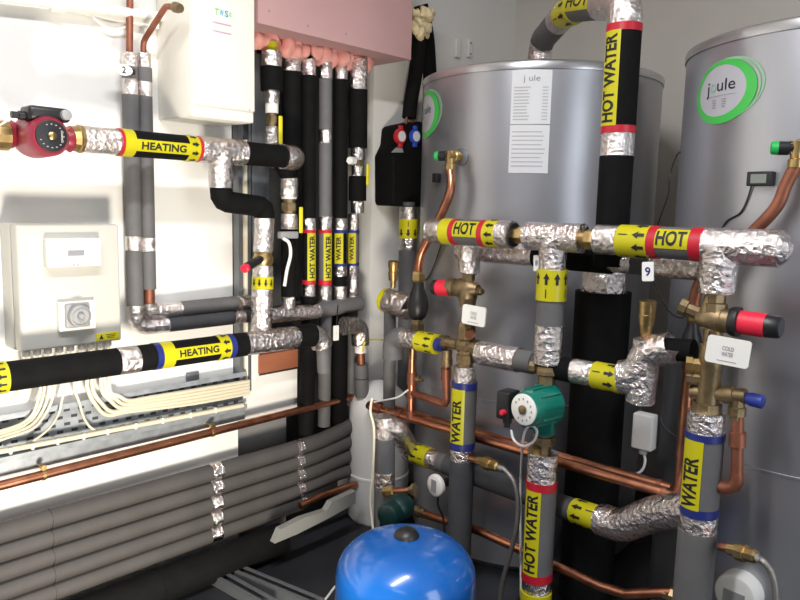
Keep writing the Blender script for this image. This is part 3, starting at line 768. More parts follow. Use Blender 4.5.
# ---------------------------------------------------- floor-level bits under the bundle
a = V((.10, .1, .044)); b = U(281, 545, 'x', .10); b.z = .044
t = Thing('waste_pipe', 'large charcoal pipe on floor below the grey pipe bundle', 'pipe')
t.p('pipe_body', MB().tube([a, b], .042, 32), 'black')
q = U(168, 570, 'x', .14)
t.p('joint_ring', MB().tube([V((.10, q.y-.006, .044)), V((.10, q.y+.006, .044))], .0435, 32), 'black'); t.done()
for k, (p0, p1) in enumerate((((206, 569), (272, 606)), ((224, 565), (320, 605)))):
    a = U(*p0, 'z', .02); b = U(*p1, 'z', .02); d = (b-a); L = d.length; X = d.normalized(); Y = V((0, 0, 1)).cross(X)
    t = Thing('strut_rail', ['left steel strut rail on dark floor under the charcoal pipe', 'right steel strut rail on dark floor toward the blue vessel'][k], 'rail')
    c = (a+b)/2
    t.p('base', MB().box(V((c.x, c.y, .0035)), L, .034, .003, X, Y, V((0, 0, 1))), 'steel_d')
    for s in (-1, 1): t.p('side_web', MB().box(V((c.x, c.y, .014))+Y*s*.016, L, .003, .024, X, Y, V((0, 0, 1))), 'steel_d')
    for s in (-1, 1): t.p('top_lip', MB().box(V((c.x, c.y, .027))+Y*s*.0125, L, .010, .003, X, Y, V((0, 0, 1))), 'steel_d')
    t.done()
# off-white strip leaning by the wall
off = [U(x, y, 'x', .17) for x, y in ((276, 527), (298, 516), (322, 508.5), (327, 500), (351, 489), (351, 501), (326, 515), (292, 532), (270, 541))]
one('trim_offcut', 'off-white plastic trim offcut lying beside the grey plastic vessel', 'offcut', MB().prism(off, V((.02, 0, 0))), 'board')
pipe('copper_pipe', 'short copper pipe stub behind the off-white trim offcut', 'pipe', [U(300, 506, 'x', .11), U(320, 496, 'x', .11), U(356, 484, 'x', .11)], .03, [('copper', 0, -.0001, .010)])

# ================================================================ TANKS
TY = 1.80; TR = .33; TZ = 1.310
def tank(x, y, label, logo_px, zt=TZ):
    t = Thing('hot_water_cylinder', label, 'water cylinder')
    prof = [(0, TR-.02), (.02, TR), (zt-.024, TR)]
    t.p('jacket', MB().rev((x, y, 0), (0, 0, 1), prof, 96), 'tank')
    t.p('rim', MB().rev((x, y, zt-.025), (0, 0, 1), [(0, TR), (.0005, TR+.003), (.014, TR+.004), (.019, TR+.002), (.023, TR-.006), (.025, TR-.03)], 96), 'tank_rim')
    t.p('seam', MB().rev((x, y, zt-.857), (0, 0, 1), [(0, TR), (.001, TR+.0015), (.006, TR+.0015), (.007, TR)], 96), 'tank')
    return t
def on_tank(px, py, cx, cy, r=TR):
    d = FW + RT*((px-400)/F) - UP*((py-300)/F)
    ox, oy = EYE.x-cx, EYE.y-cy
    A_ = d.x*d.x+d.y*d.y; B_ = 2*(ox*d.x+oy*d.y); C_ = ox*ox+oy*oy-r*r; D_ = B_*B_-4*A_*C_
    if D_ < 0: D_ = 0
    return EYE+d*((-B_-math.sqrt(D_))/(2*A_))
class TankSkin:
    def __init__(s, cx, cy, q):   # q: world point on the jacket, centre of the mark
        s.cx, s.cy = cx, cy; s.th = math.atan2(q.y-cy, q.x-cx); s.z = q.z
    def pt(s, u, w, dr=.001):
        th = s.th+u/TR; return V((s.cx+(TR+dr)*math.cos(th), s.cy+(TR+dr)*math.sin(th), s.z+w))
def logo(t, cx, cy, q, D):
    sk = TankSkin(cx, cy, q); a = D/2
    def ell(rx, ry, ox, oy, n=72, tilt=.35):
        out = []
        for k in range(n):
            x, y = rx*math.cos(2*PI*k/n), ry*math.sin(2*PI*k/n); out.append((1.3*(ox+x*math.cos(tilt)-y*math.sin(tilt)), oy+x*math.sin(tilt)+y*math.cos(tilt)))
        return out
    def ring(e0, e1, dr):
        n = len(e0); mb = MB(); mb.add([sk.pt(*p, dr) for p in e0]+[sk.pt(*p, dr) for p in e1], [(k, (k+1) % n, n+(k+1) % n, n+k) for k in range(n)], False); return mb
    h = t.p('logo_ring', ring(ell(a*1.0, a*.97, 0, 0), ell(a*.79, a*.78, -.07*a, .05*a), .0014), 'green')
    rm = ring(ell(a*1.02, a*.94, .16*a, .06*a), ell(a*.99, a*.90, .145*a, .05*a), .001); t.sub(h, 'logo_swirl', rm, 'green_l')
    rm = ring(ell(a*1.0, a*.95, .09*a, .03*a), ell(a*.975, a*.925, .08*a, .02*a), .0012); t.sub(h, 'logo_swirl', rm, 'green_l')
    e = ell(a*.80, a*.79, -.07*a, .05*a); mb = MB(); n = len(e)
    vs = []; fs = []
    rings_ = [1, .8, .6, .4, .2]
    for rr in rings_: vs += [sk.pt(x*rr, y*rr, .0009) for x, y in e]
    for j in range(4):
        for k in range(n): fs.append((j*n+k, j*n+(k+1) % n, (j+1)*n+(k+1) % n, (j+1)*n+k))
    fs.append(tuple(4*n+k for k in range(n))); mb.add(vs, fs, False); g = t.p('logo_disc', mb, 'silver_print')
    def word(s, w, h, x, y, m, nm='lettering'):
        vs, fs = fit_text(s, w*1.2, h, x*1.2-.06*a, y, .0); mb = MB().add([sk.pt(p, q_, .0018) for p, q_ in vs], fs, False); t.sub(g, nm, mb, m)
    word('j', a*.10, a*.50, -.48*a, .10*a, 'ink'); word('o', a*.22, a*.26, -.27*a, .16*a, 'green_l'); word('ule', a*.62, a*.36, .19*a, .22*a, 'ink')
    mb = MB()
    def bar(x, y, w, h_): mb.add([sk.pt(x-w/2, y-h_/2, .0017), sk.pt(x+w/2, y-h_/2, .0017), sk.pt(x+w/2, y+h_/2, .0017), sk.pt(x-w/2, y+h_/2, .0017)], [(0, 1, 2, 3)], False)
    for i in range(6): bar(-.5*a+.2*a*i, -.10*a, .19*a, .012*a)
    for i in range(4):
        bar(-.3*a, -.22*a-.075*a*i, .18*a, .03*a); bar(.12*a, -.22*a-.075*a*i, (.22-.03*i)*a, .03*a)
    t.sub(g, 'small_print', mb, 'gplastic')

T1 = (.440, TY)
t = tank(*T1, 'left silver hot water cylinder with printed data plate', None)
q = on_tank(427, 115, *T1); sil = q
logo(t, T1[0], T1[1], TankSkin(T1[0], T1[1], q).pt(.0, 0, 0), .13)
a = on_tank(510.5, 72, *T1); b = on_tank(550.5, 72, *T1); zb0 = on_tank(530, 174, *T1).z; za0 = on_tank(530, 71, *T1).z
sk = TankSkin(T1[0], T1[1], on_tank(530, 122, *T1)); W = (b-a).length; H = za0-zb0
def skin_rect(sk, u0, u1, w0, w1, dr, n=8):
    mb = MB(); vs = []
    for k in range(n+1):
        u = u0+(u1-u0)*k/n; vs += [sk.pt(u, w0, dr), sk.pt(u, w1, dr)]
    return mb.add(vs, [(2*k, 2*k+2, 2*k+3, 2*k+1) for k in range(n)], True)
h = t.p('data_plate', skin_rect(sk, -W/2, W/2, -H*.02, H/2, .0012), 'paper')
h2 = t.p('data_plate', skin_rect(sk, -W/2, W/2, -H/2, -H*.03, .0012), 'paper')
vs, fs = fit_text('j ule', W*.42, H*.075, 0, H*.415, 0); t.sub(h, 'lettering', MB().add([sk.pt(x, y, .0018) for x, y in vs], fs, False), 'print')
m1 = MB()
for i in range(11):
    w = H*.33-i*H*.031; l = W*(.34+.1*random.random()); m1.add(skin_rect(sk, -W*.44, -W*.44+l, w, w+H*.011, .0018, 4).v, [(2*k, 2*k+2, 2*k+3, 2*k+1) for k in range(4)], False)
    l = W*.14; m1.add(skin_rect(sk, W*.28, W*.28+l, w, w+H*.010, .0018, 2).v, [(2*k, 2*k+2, 2*k+3, 2*k+1) for k in range(2)], False)
t.sub(h, 'small_print', m1, 'faint')
m1 = MB()
for i in range(9):
    w = -H*.10-i*H*.042; l = W*(.7+.18*random.random()); m1.add(skin_rect(sk, -W*.44, -W*.44+l, w, w+H*.010, .0018, 6).v, [(2*k, 2*k+2, 2*k+3, 2*k+1) for k in range(6)], False)
t.sub(h2, 'small_print', m1, 'faint')
t.done()
# second tank: find centre so that its left flank meets the survey line
lo, hi = 1.0, 1.6
for _ in range(40):
    m_ = (lo+hi)/2
    mx = min(proj((m_+TR*math.cos(2*PI*k/180), TY+TR*math.sin(2*PI*k/180), .93))[0] for k in range(180))
    if mx < 675: lo = m_
    else: hi = m_
T2 = (m_, TY); print('tank2', T2)
t = tank(*T2, 'right silver hot water cylinder with full green ring logo', None)
q = on_tank(722, 92, *T2); qa = on_tank(691, 90, *T2); qb = on_tank(752, 90, *T2)
logo(t, T2[0], T2[1], q, .128); print('logo width', (qa-qb).length)
t.done()

# ---------------------------------------------------- immersion fittings on tanks
def relief(tk, px, py, label, capv, rr=.022):
    t = Thing('relief_valve', label, 'valve'); q = on_tank(px, py, *tk); n = V((q.x-tk[0], q.y-tk[1], 0)).normalized()
    t.p('collar', MB().rev(q-n*.002, n, [(0, rr), (.006, rr), (.010, rr*.7)], 32), 'steel_d')
    e = q+n*.045
    t.p('valve_body', MB().rev(q, n, [(0, .011), (.02, .011), (.021, .015), (.034, .015), (.036, .012), (.055, .012)], 20).rev(e+V((0, 0, .012)), (0, 0, -1), [(0, .012), (.03, .011), (.032, .014), (.046, .014)], 16), 'brass')
    d = V(capv).normalized()
    t.p('cap_stem', MB().rev(e, d, [(0, .010), (.012, .010), (.013, .0125), (.030, .0125)], 20), 'kplastic')
    t.p('green_cap', MB().rev(e+d*.029, d, [(0, .0125), (.012, .0115), (.014, .008)], 20), 'green_cap', 'green end cap')
    t.done(); return e
e1 = relief(T1, 462, 157, 'green capped relief valve on the left cylinder', (-1, -.25, 0))
e2 = relief(T2, 804, 150, 'green capped relief valve on the right cylinder', (-1, -.35, .02))
# copper discharge pipes
def YP(px, py, y): return U(px, py, 'y', y)
s1 = e1+V((0, 0, -.03)); 
one('copper_pipe', 'curved copper discharge pipe below green valve, in front of left cylinder', 'pipe', MB().tube(smooth_path([s1, YP(450.5, 190, s1.y-.01), YP(441, 215, s1.y-.02), YP(429, 237, s1.y-.02), YP(421, 254, s1.y-.02), YP(418.5, 268, s1.y-.02), YP(418.5, 280, s1.y-.02)], 8), .0115, 18), 'copper')
s2 = e2+V((0, 0, -.03)); y2 = s2.y
one('copper_pipe', 'curved copper discharge pipe below green valve, by right cylinder', 'pipe', MB().tube(smooth_path([s2, YP(785.5, 186, y2), YP(777, 206, y2), YP(757, 228, y2), YP(728, 254, y2), YP(703, 278, y2), YP(695, 298, y2), YP(694, 312, y2)], 8), .0115, 18), 'copper_dull')
def tundish(label, px, py, y, s=1.):
    t = Thing('tundish', label, 'tundish'); q = YP(px, py, y)
    t.p('top_nut', MB().rev(q+V((0, 0, .022*s)), (0, 0, -1), [(0, .012*s), (.006, .014*s), (.018*s, .014*s), (.022*s, .012*s)], 6, False), 'brass')
    t.p('funnel', MB().rev(q, (0, 0, -1), [(0, .011*s), (.012*s, .012*s), (.03*s, .019*s), (.045*s, .0215*s), (.055*s, .0215*s), (.07*s, .018*s), (.078*s, .012*s)], 24), 'kplastic')
    t.p('bottom_nut', MB().rev(q-V((0, 0, .076*s)), (0, 0, -1), [(0, .013*s), (.01*s, .0155*s), (.024*s, .0155*s), (.03*s, .012*s)], 6, False), 'brass_dark')
    t.done(); return q
tq1 = tundish('black tundish on copper discharge beside the left cylinder', 418.5, 282, s1.y-.02, 1.28)
tq2 = tundish('black tundish on copper discharge beside the right cylinder', 693, 322, y2-.01, .95)
# black thermometers
def thermo(tk, px, py, w, h, label, lcd):
    q = on_tank(px, py, *tk); n = V((q.x-tk[0], q.y-tk[1], 0)).normalized(); X = V((0, 0, 1)).cross(n)
    t = Thing('thermometer', label, 'thermometer'); t.p('case', MB().box(q+n*.008, w, h, .016, X, V((0, 0, 1)), n, bev=.002), 'kplastic')
    if lcd: t.p('display', MB().box(q+n*.0165, w*.62, h*.62, .002, X, V((0, 0, 1)), n), 'lcd')
    t.done(); return q, n
q, n = thermo(T1, 439, 178, .020, .024, 'small dark thermometer block on the left cylinder', False)
q, n = thermo(T2, 763, 179, .048, .027, 'black thermometer with grey display on the right cylinder', True)
wire('cable', 'thin black lead below the display thermometer on the right cylinder', [on_tank(752, 184, *T2, TR+.004), on_tank(747, 200, *T2, TR+.003), on_tank(740, 213, *T2, TR+.003), on_tank(727, 221, *T2, TR+.003), on_tank(719, 234, *T2, TR+.003)], .0016, 'cable_k')
wire('cable', 'thin black lead hanging at left edge of the right cylinder', [on_tank(680, 152, *T2, TR+.004), on_tank(676, 157, *T2, TR+.004), YP(670, 175, 1.62), YP(668, 195, 1.62), YP(661, 215, 1.62), YP(657, 228, 1.62)], .0016, 'cable_k')
wire('cable', 'thin black lead looping below the HOT header by right cylinder', [YP(655, 282, 1.5), YP(662, 300, 1.5), YP(672, 314, 1.5), YP(684, 317, 1.5), YP(692, 300, 1.5)], .0016, 'cable_k')
wire('cable', 'thin black lead on left cylinder under the HOT header end', [on_tank(441, 245, *T1, TR+.003), on_tank(436, 260, *T1, TR+.003), on_tank(430, 275, *T1, TR+.003), on_tank(424, 281, *T1, TR+.003)], .0014, 'cable_k')

# ---------------------------------------------------- HOT header
YH = 1.33; R = .030
A = YP(431, 229.8, YH); B = YP(781, 250, YH); print('header', A, B)
z = (A.z+B.z)/2; A.z = z; B.z = z
HL = {'span': (-.35, .95), 'w': .86, 'h': .72}
t, p = pipe('insulated_pipe', 'hot header pipe across both cylinders with two HOT labels', 'pipe', [A, B], .01,
    [('foil', 0, ('x', 446), R-.001), ('arrows', ('x', 445), ('x', 456), R, {'n': 9, 'plain': True}), ('red', ('x', 455), ('x', 460), R+.001),
     ('label', ('x', 460), ('x', 484), R, dict(text='HOT', base='grey', **HL)), ('red', ('x', 483.5), ('x', 489), R+.001), ('arrows', ('x', 488.5), ('x', 502), R, {'dir': -1, 'full': True, 'n': 9, 'ph': .4}),
     ('foil', ('x', 501), ('x', 513), R+.001), ('kplastic', ('x', 510), ('x', 514.5), R-.004), ('brass', ('x', 510), ('x', 529), .0185), ('foil', ('x', 528), ('x', 583), R+.0005), ('brass', ('x', 582), ('x', 601), .0215),
     ('foil', ('x', 598), ('x', 622), R), ('arrows', ('x', 621), ('x', 653), R+.0005, {'dir': -1, 'side': 1, 'n': 8, 'ph': .5}), ('red', ('x', 652), ('x', 661), R+.0015),
     ('label', ('x', 660), ('x', 694.5), R, dict(text='HOT', base='grey', **HL)), ('red', ('x', 694), ('x', 707), R+.0015), ('foil', ('x', 706), -.0001, R+.002)], fin=False)
e = p.at(p.L); d = p.tan(p.L)
t.p('foil_cap', MB().tube([e-d*.03, e-d*.01, e+d*.004, e+d*.013, e+d*.019], [R+.0015, R+.0015, R-.003, R-.012, .004], 26, True, .0015), 'foil')
hA = p.at(0); dA = -p.tan(0)
t.p('foil_cap', MB().tube([hA, hA+dA*.006, hA+dA*.013, hA+dA*.017], [R-.001, R-.004, R-.013, .004], 26, True, .0015), 'foil')
# tee stubs
c1 = p.at(p.near(('x', 554))); c2 = p.at(p.near(('x', 720)))
for c, y1, r in ((c1, 271, .029), (c2, 293, .0315)):
    e_ = c-V((0, 0, 1))*((c.z-YP(proj(c)[0], y1, YH).z)); t.p('foil_wrap', MB().tube([c.lerp(e_, k/12) for k in range(13)], [r+.004*(1-k/12)**2 for k in range(13)], 28, True, .0017), 'foil')
t.done()
# parallel cold run behind
A = YP(459, 250, 1.41); B = YP(702, 269, 1.41)
pipe('insulated_pipe', 'foil and black pipe half hidden just below the HOT header', 'pipe', [A, B], .01, [('foil', ('x', 460), ('x', 537), .024), ('black', ('x', 536), ('x', 612), .026), ('foil', ('x', 611), ('x', 634), .022), ('foil', ('x', 652), ('x', 702), .0235), ('charcoal', ('x', 633), ('x', 653), .022)])
tag_card('number_tag', 'small white number 9 tag hanging below right HOT label', YP(648, 271.5, YH-.035), V((.95, .2, .08)).normalized(), V((-.08, 0, 1)).normalized(), .021, .036, ['9'], .010, .017, inkm='navy', extra=MB().tube([YP(648, 266, YH-.035), YP(648, 255, YH-.03)], .0015, 8))
tag_card('number_tag', 'small white tag with blue mark left of middle foil tee', YP(537, 263, YH+.005), V((.95, .1, .1)).normalized(), V((-.05, 0, 1)).normalized(), .015, .034, ['8'], .006, .012, inkm='navy', extra=MB().tube([YP(538, 257, YH+.005), YP(540, 244, YH+.002)], .0015, 8))

# ---------------------------------------------------- HOT WATER drop pipe with green pump
def VX(c, py): q = YP(proj(c)[0], py, c.y); return V((c.x, c.y, q.z))
bx_, by_ = c1.x, c1.y
def zz(py, c=c1):   # height whose projection on the vertical through c is py
    lo_, hi_ = -.3, 1.5
    for _ in range(40):
        m = (lo_+hi_)/2
        if proj((c.x, c.y, m))[1] > py: lo_ = m
        else: hi_ = m
    return m
def vpt(py, c=c1): return V((c.x, c.y, zz(py, c)))
R = .0335
pipe('insulated_pipe', 'upright grey pipe with up-arrow yellow band under middle HOT tee', 'pipe', [vpt(268), vpt(363)], .01,
     [('arrows', ('y', 269.5), ('y', 300), .0315, {'dir': -1, 'side': -1, 'n': 9}), ('grey', ('y', 299.5), ('y', 326), .0295), ('foil', ('y', 325), -.0001, .031)])
t = Thing('valve_union', 'brass isolating union between foil pipe and green pump', 'union'); a = vpt(360); b = vpt(390)
t.p('union_body', MB().rev(a, b-a, [(0, .016), (.012, .016), (.013, .024), (.022, .026), (.03, .026), (.034, .019), ((b-a).length, .019)], 8, False), 'brass_dark')
m_ = a.lerp(b, .3); t.p('side_spindle', MB().rev(m_, V((-1, -.3, 0)), [(0, .010), (.024, .010), (.025, .014), (.038, .014), (.04, .009)], 8, False), 'brass_dark'); t.done()
t = Thing('circulation_pump', 'green circulation pump with white round face on HOT WATER pipe', 'pump')
pc = vpt(410); volute(t, pc+V((0, .0, 0)), (0, 1, 0), .038, .055, 'teal')
t.p('flange', MB().rev(vpt(384), vpt(434)-vpt(384), [(0, .022), (.008, .026), (.02, .02), ((vpt(384)-vpt(434)).length-.02, .02), ((vpt(384)-vpt(434)).length-.008, .026), ((vpt(384)-vpt(434)).length, .022)], 24), 'teal')
fc = YP(524, 409.5, YH-.105); ax = (fc-pc).normalized(); L = (fc-pc).length; ax = V((-.12, -.985, 0)).normalized()
hb = fc-ax*.085
mb = MB().rev(hb, ax, [(0, .038), (.03, .039), (.06, .038), (.078, .0365), (.084, .034)], 40)
for k in range(10):
    a = 2*PI*k/10; e = ax.orthogonal().normalized(); d_ = e*math.cos(a)+ax.cross(e)*math.sin(a); mb.box(hb+ax*.035+d_*.039, .06, .003, .006, ax, ax.cross(d_).normalized(), d_)
t.p('motor_housing', mb, 'teal')
t.p('mount_plate', MB().box(pc-V((0, .03, 0)),   .080, .014, .080, bev=.006), 'teal')
f_ = t.p('face_plate', MB().rev(hb+ax*.083, ax, [(0, .0325), (.004, .0325), (.005, .031)], 40), 'white')
m_ = MB(); e = V((0, 0, 1)); s_ = ax.cross(e)
for k in range(12):
    if k in (3, 4): continue
    a = 2*PI*k/12; m_.box(hb+ax*.0886+(e*math.cos(a)+s_*math.sin(a))*.0225, .003, .0045, .0008, s_, e, ax)
t.sub(f_, 'face_marks', m_, 'gplastic')
t.p('vent_plug', MB().rev(hb+ax*.087, ax, [(0, .0095), (.005, .0095), (.007, .006)], 20), 'brass_dark')
tb = YP(508, 404, YH-.05)
t.p('terminal_box', MB().box(tb, .034, .045, .062, bev=.005), 'kplastic')
t.p('speed_button', MB().rev(YP(505, 412, YH-.07), (-.2, -1, 0), [(0, .0065), (.01, .0065), (.012, .005)], 16), 'redplastic', 'red button')
t.p('cable_gland', MB().rev(tb+V((0, 0, -.03)), (0, 0, -1), [(0, .010), (.012, .010), (.013, .007), (.022, .007)], 14), 'kplastic')
t.done()
wire('cable', 'white cable loop hanging below the green pump', [YP(511, 430, YH-.05), YP(514, 440, YH-.05), YP(523, 446, YH-.05), YP(533, 442, YH-.05), YP(537, 432, YH-.05), YP(533, 426, YH-.05), YP(527, 428, YH-.04), YP(523, 440, YH-.03), YP(521, 470, YH+.03), YP(520.5, 500, YH+.05), YP(521, 600, YH+.05)], .0028, 'cable_w')
t = Thing('valve_union', 'brass isolating union below green pump, above HOT WATER label', 'union'); a = vpt(430); b = vpt(455)
t.p('union_body', MB().rev(a, b-a, [(0, .019), (.012, .019), (.013, .025), (.03, .025), (.031, .017), ((b-a).length, .017)], 8, False), 'brass_dark')
t.p('side_spindle', MB().rev(a.lerp(b, .75), V((-.5, -1, 0)), [(0, .010), (.02, .010), (.021, .013), (.03, .013)], 6, False), 'brass'); t.done()
pipe('insulated_pipe', 'upright pipe with HOT WATER label between red rings, below green pump', 'pipe', [vpt(452), vpt(640)], .01,
     [('foil', 0, ('y', 480), R), ('red', ('y', 479.5), ('y', 488), R+.001), ('label', ('y', 487.5), ('y', 570), R, {'text': 'HOT WATER', 'base': 'grey', 'span': (-.02, 1.15), 'flip': True, 'w': .93, 'h': .7}),
      ('red', ('y', 569.5), ('y', 578), R+.001), ('foil', ('y', 577), ('y', 591), R-.001), ('arrows', ('y', 590), -.0001, R+.0005, {'dir': -1, 'n': 9, 'side': -1, 'ph': .5})])

# ---------------------------------------------------- left cold group (WATER pipe)
cw = YP(469, 262, 1.36)
pipe('insulated_pipe', 'short foil pipe stub hanging under the left HOT label', 'pipe', [vpt(243, cw), vpt(273, cw)], .01, [('foil', 0, -.0001, .0265)])
def combo(label, c, ys, handle, hlen, sz, tagpx=None):
    pass
t = Thing('pressure_valve', 'brass pressure reducing valve with red knob, on left cylinder', 'valve')
b1_ = vpt(290, cw)
t.p('inlet_neck', MB().rev(vpt(271, cw), (0, 0, -1), [(0, .02), (.008, .02), (.009, .016), (.03, .016)], 8, False), 'brass_dark')
t.p('valve_body', MB().rev(b1_+V((.03, 0, .004)), (-1, 0, -.02), [(0, .012), (.012, .02), (.03, .026), (.05, .025), (.07, .019), (.072, .022), (.088, .022)], 20).rev(b1_+V((0, 0, .02)), (0, 0, -1), [(0, .02), (.02, .026), (.04, .022), (.06, .018)], 16).rev(b1_+V((.025, 0, 0)), (1, -.1, 0), [(0, .010), (.012, .010), (.013, .007), (.02, .007)], 8, False), 'brass_dark')
kd = V((-1, -.05, -.02)).normalized(); k0 = b1_+kd*.052
t.p('adjuster_knob', MB().rev(k0, kd, [(0, .0195), (.036, .0195), (.038, .017)], 28), 'redplastic', 'red adjusting knob')
t.p('knob_end', MB().rev(k0+kd*.037, kd, [(0, .019), (.014, .018), (.017, .014)], 24), 'kplastic')
t.done()
tag_card('pipe_tag', 'white COLD WATER tag hanging below the left red knob', YP(474, 315.5, 1.33), V((.97, .1, -.055)).normalized(), V((.06, 0, 1)).normalized(), .063, .046, ['COLD', 'WATER'], .017, .0075, inkm='print', small=True, extra=MB().tube([YP(463, 309, 1.328), YP(463, 305, 1.332), YP(467, 301, 1.355)], .0012, 8))
t = Thing('manifold', 'brass fitting stack below the left COLD WATER tag', 'fitting')
cc = vpt(346, cw)
t.p('body', MB().rev(vpt(322, cw), (0, 0, -1), [(0, .018), (.01, .022), (.04, .022), (.045, .018), (.08, .018)], 8, False).rev(vpt(350, cw), (0, 0, -1), [(0, .016), (.01, .016), (.011, .023), (.03, .023), (.032, .019), (.05, .019)], 8, False), 'brass_dark')
t.p('cross_arm', MB().rev(cc-V((.075, 0, 0)), (1, 0, 0), [(0, .018), (.014, .018), (.015, .014), (.05, .014), (.06, .02), (.085, .02), (.09, .014), (.10, .014), (.101, .021), (.118, .021)], 10, False), 'brass_dark')
q = YP(447, 350, 1.36); t.p('elbow_arm', MB().rev(q, (0, 0, -1), [(0, .013), (.02, .013), (.022, .015), (.04, .015)], 12), 'brass_dark')
q = YP(471, 334, 1.345); t.p('side_plug', MB().rev(q, (.4, -1, 0), [(0, .012), (.016, .012)], 6, False), 'copper')
t.done()
R = .0305
t, p = pipe('insulated_pipe', 'upright grey pipe with WATER label and navy rings, behind blue vessel', 'pipe', [vpt(366, cw), vpt(640, cw)], .01,
     [('foil', 0, ('y', 382), R-.002), ('navy', ('y', 381.5), ('y', 388), R+.001), ('label', ('y', 387.5), ('y', 441), R, {'text': 'WATER', 'base': 'grey', 'span': (-.05, 1.3), 'flip': True, 'w': .8, 'h': .62, 'shift': -.012}),
      ('navy', ('y', 440.5), ('y', 448), R+.001), ('foil', ('y', 447), ('y', 460), R-.001), ('charcoal', ('y', 459), -.0001, R)], fin=False)
t.done()
def hose(label, label2, pts, bp0, bp1, y, y2):
    t = Thing('flexible_hose', label, 'hose')
    a = YP(*bp0, y); b = YP(*bp1, y2); d = b-a; L = d.length
    t.p('copper_tail', MB().rev(a-d*.35, d, [(0, .0085), (L*.4, .0085)], 16), 'copper')
    t.p('brass_connector', MB().rev(a, d, [(0, .011), (L*.3, .011), (L*.31, .0155), (L*.62, .0155), (L*.63, .0125), (L*.95, .012), (L, .008)], 8, False), 'brass')
    t.p('ferrule', MB().rev(b-d*.05, (pts[0]-b), [(0, .0065), (.014, .0065)], 14), 'steel')
    t.p('braided_hose', MB().tube(smooth_path([b]+pts, 8), .0056, 14), 'braid')
    t.done()
yh = 1.33
hose('braided steel hose with brass connector beside the left WATER pipe', '', [YP(505, 470, yh), YP(514, 482, yh), YP(518, 500, yh), YP(517, 525, yh), YP(510, 555, yh), YP(503, 580, yh), YP(498, 615, yh)], (478, 460.5), (499, 467), 1.345, yh)

# ---------------------------------------------------- cold horizontal line (arrow bands) between tanks
YC = 1.345
A = YP(393, 333, YC); B = YP(640, 380, YC); print('cold line', A, B); z = (YP(426, 342, YC).z+YP(605, 377, YC).z)/2
A.z = z; B.z = z
pipe('insulated_pipe', 'short grey and foil pipe with yellow arrow band left of brass fittings', 'pipe', [A-V((.0, .0, .06)), A, V((YP(441, 345, YC).x, YC, z))], .03,
     [('grey', 0, (404, 338), .0265), ('foil', (403, 337), (420, 341), .0242), ('arrows', (419, 341), (437, 344), .0248, {'dir': -1, 'n': 9, 'side': 1}), ('navy', (436, 343), -.0001, .017)])
pipe('insulated_pipe', 'foil and dark pipe with yellow arrow band between the cylinders', 'pipe', [V((YP(478, 352, YC).x, YC, z)), B], .01,
     [('foil', ('x', 480), ('x', 519), .0285), ('grey', ('x', 518), ('x', 534), .0255), ('charcoal', ('x', 533), ('x', 545), .022), ('black', ('x', 545), ('x', 574), .027), ('foil', ('x', 572.5), ('x', 597), .0262), ('arrows', ('x', 595), ('x', 622), .0275, {'dir': 1, 'side': 1, 'n': 8, 'ph': .3}), ('foil', ('x', 621), -.0001, .028)])
t = Thing('insulated_pipe', 'crumpled foil-wrapped offset tee with brass vent, left of right tundish', 'pipe')
pa = YP(622, 375, YC); pb = YP(641, 374, YC); pc_ = YP(645, 352, YC); pd = YP(672, 348, YC)
t.p('foil_wrap', MB().tube(Path(fillet([pa, pb, pc_, pd], .03)).sub(0, 9, .005), .031, 30, True, .004), 'foil')
t.p('foil_wrap', MB().tube(Path([YP(640, 402, YC), YP(648, 340, YC)]).sub(0, 9, .005), .027, 28, True, .004), 'foil')
t.p('rubber_collar', MB().tube([YP(666, 349, YC), YP(694, 351, YC)], .022, 24), 'black')
vq = YP(646, 343, YC)
t.p('vent_stem', MB().rev(vq, (0, 0, 1), [(0, .009), (.018, .009)], 14), 'copper')
t.done()
t = Thing('air_vent', 'tapered brass vent plug standing on crumpled foil tee', 'vent')
L = (YP(646, 300, YC)-YP(646, 337, YC)).length; q = YP(645.5, 337, YC)
t.p('vent_body', MB().rev(q, (0, 0, 1), [(0, .008), (.008, .011), (L*.3, .0125), (L*.32, .0145), (L*.6, .0165), (L*.62, .015), (L*.85, .0165), (L*.97, .0165), (L, .013)], 16), 'brass'); t.done()

# ---------------------------------------------------- right valve group
cr = c2.copy()
t = Thing('pressure_valve', 'brass pressure reducing valve with large red knob, right cylinder', 'valve')
vb = vpt(319, cr)
t.p('inlet_neck', MB().rev(vpt(290, cr), (0, 0, -1), [(0, .022), (.008, .022), (.009, .017), (.022, .017), (.024, .021), (.04, .021)], 8, False), 'brass_dark')
t.p('valve_body', MB().rev(vb-V((.03, 0, 0)), (1, 0, 0), [(0, .014), (.008, .019), (.016, .022), (.03, .024), (.045, .024), (.046, .0225), (.062, .0225)], 24).rev(vb+V((-.008, 0, .042)), (0, 0, -1), [(0, .012), (.03, .02), (.06, .017)], 16)
    .rev(vb-V((.02, 0, -.004)), V((-1, -.2, .35)), [(0, .013), (.03, .012), (.031, .016), (.044, .016)], 8, False), 'brass_dark')
t.p('lock_ring', MB().rev(vb+V((.029, 0, 0)), (1, 0, 0), [(0, .025), (.006, .0265), (.014, .0265), (.016, .022)], 28), 'kplastic')
kd = V((1, -.04, -.01)).normalized(); k0 = vb+V((.042, 0, 0))
L = .047
t.p('adjuster_knob', MB().rev(k0, kd, [(0, .021), (L, .0215), (L+.001, .02)], 32), 'redplastic', 'red adjusting knob')
t.p('knob_end', MB().rev(k0+kd*L, kd, [(0, .021), (.004, .0205), (.020, .0195), (.024, .016)], 24), 'kplastic')
t.done()
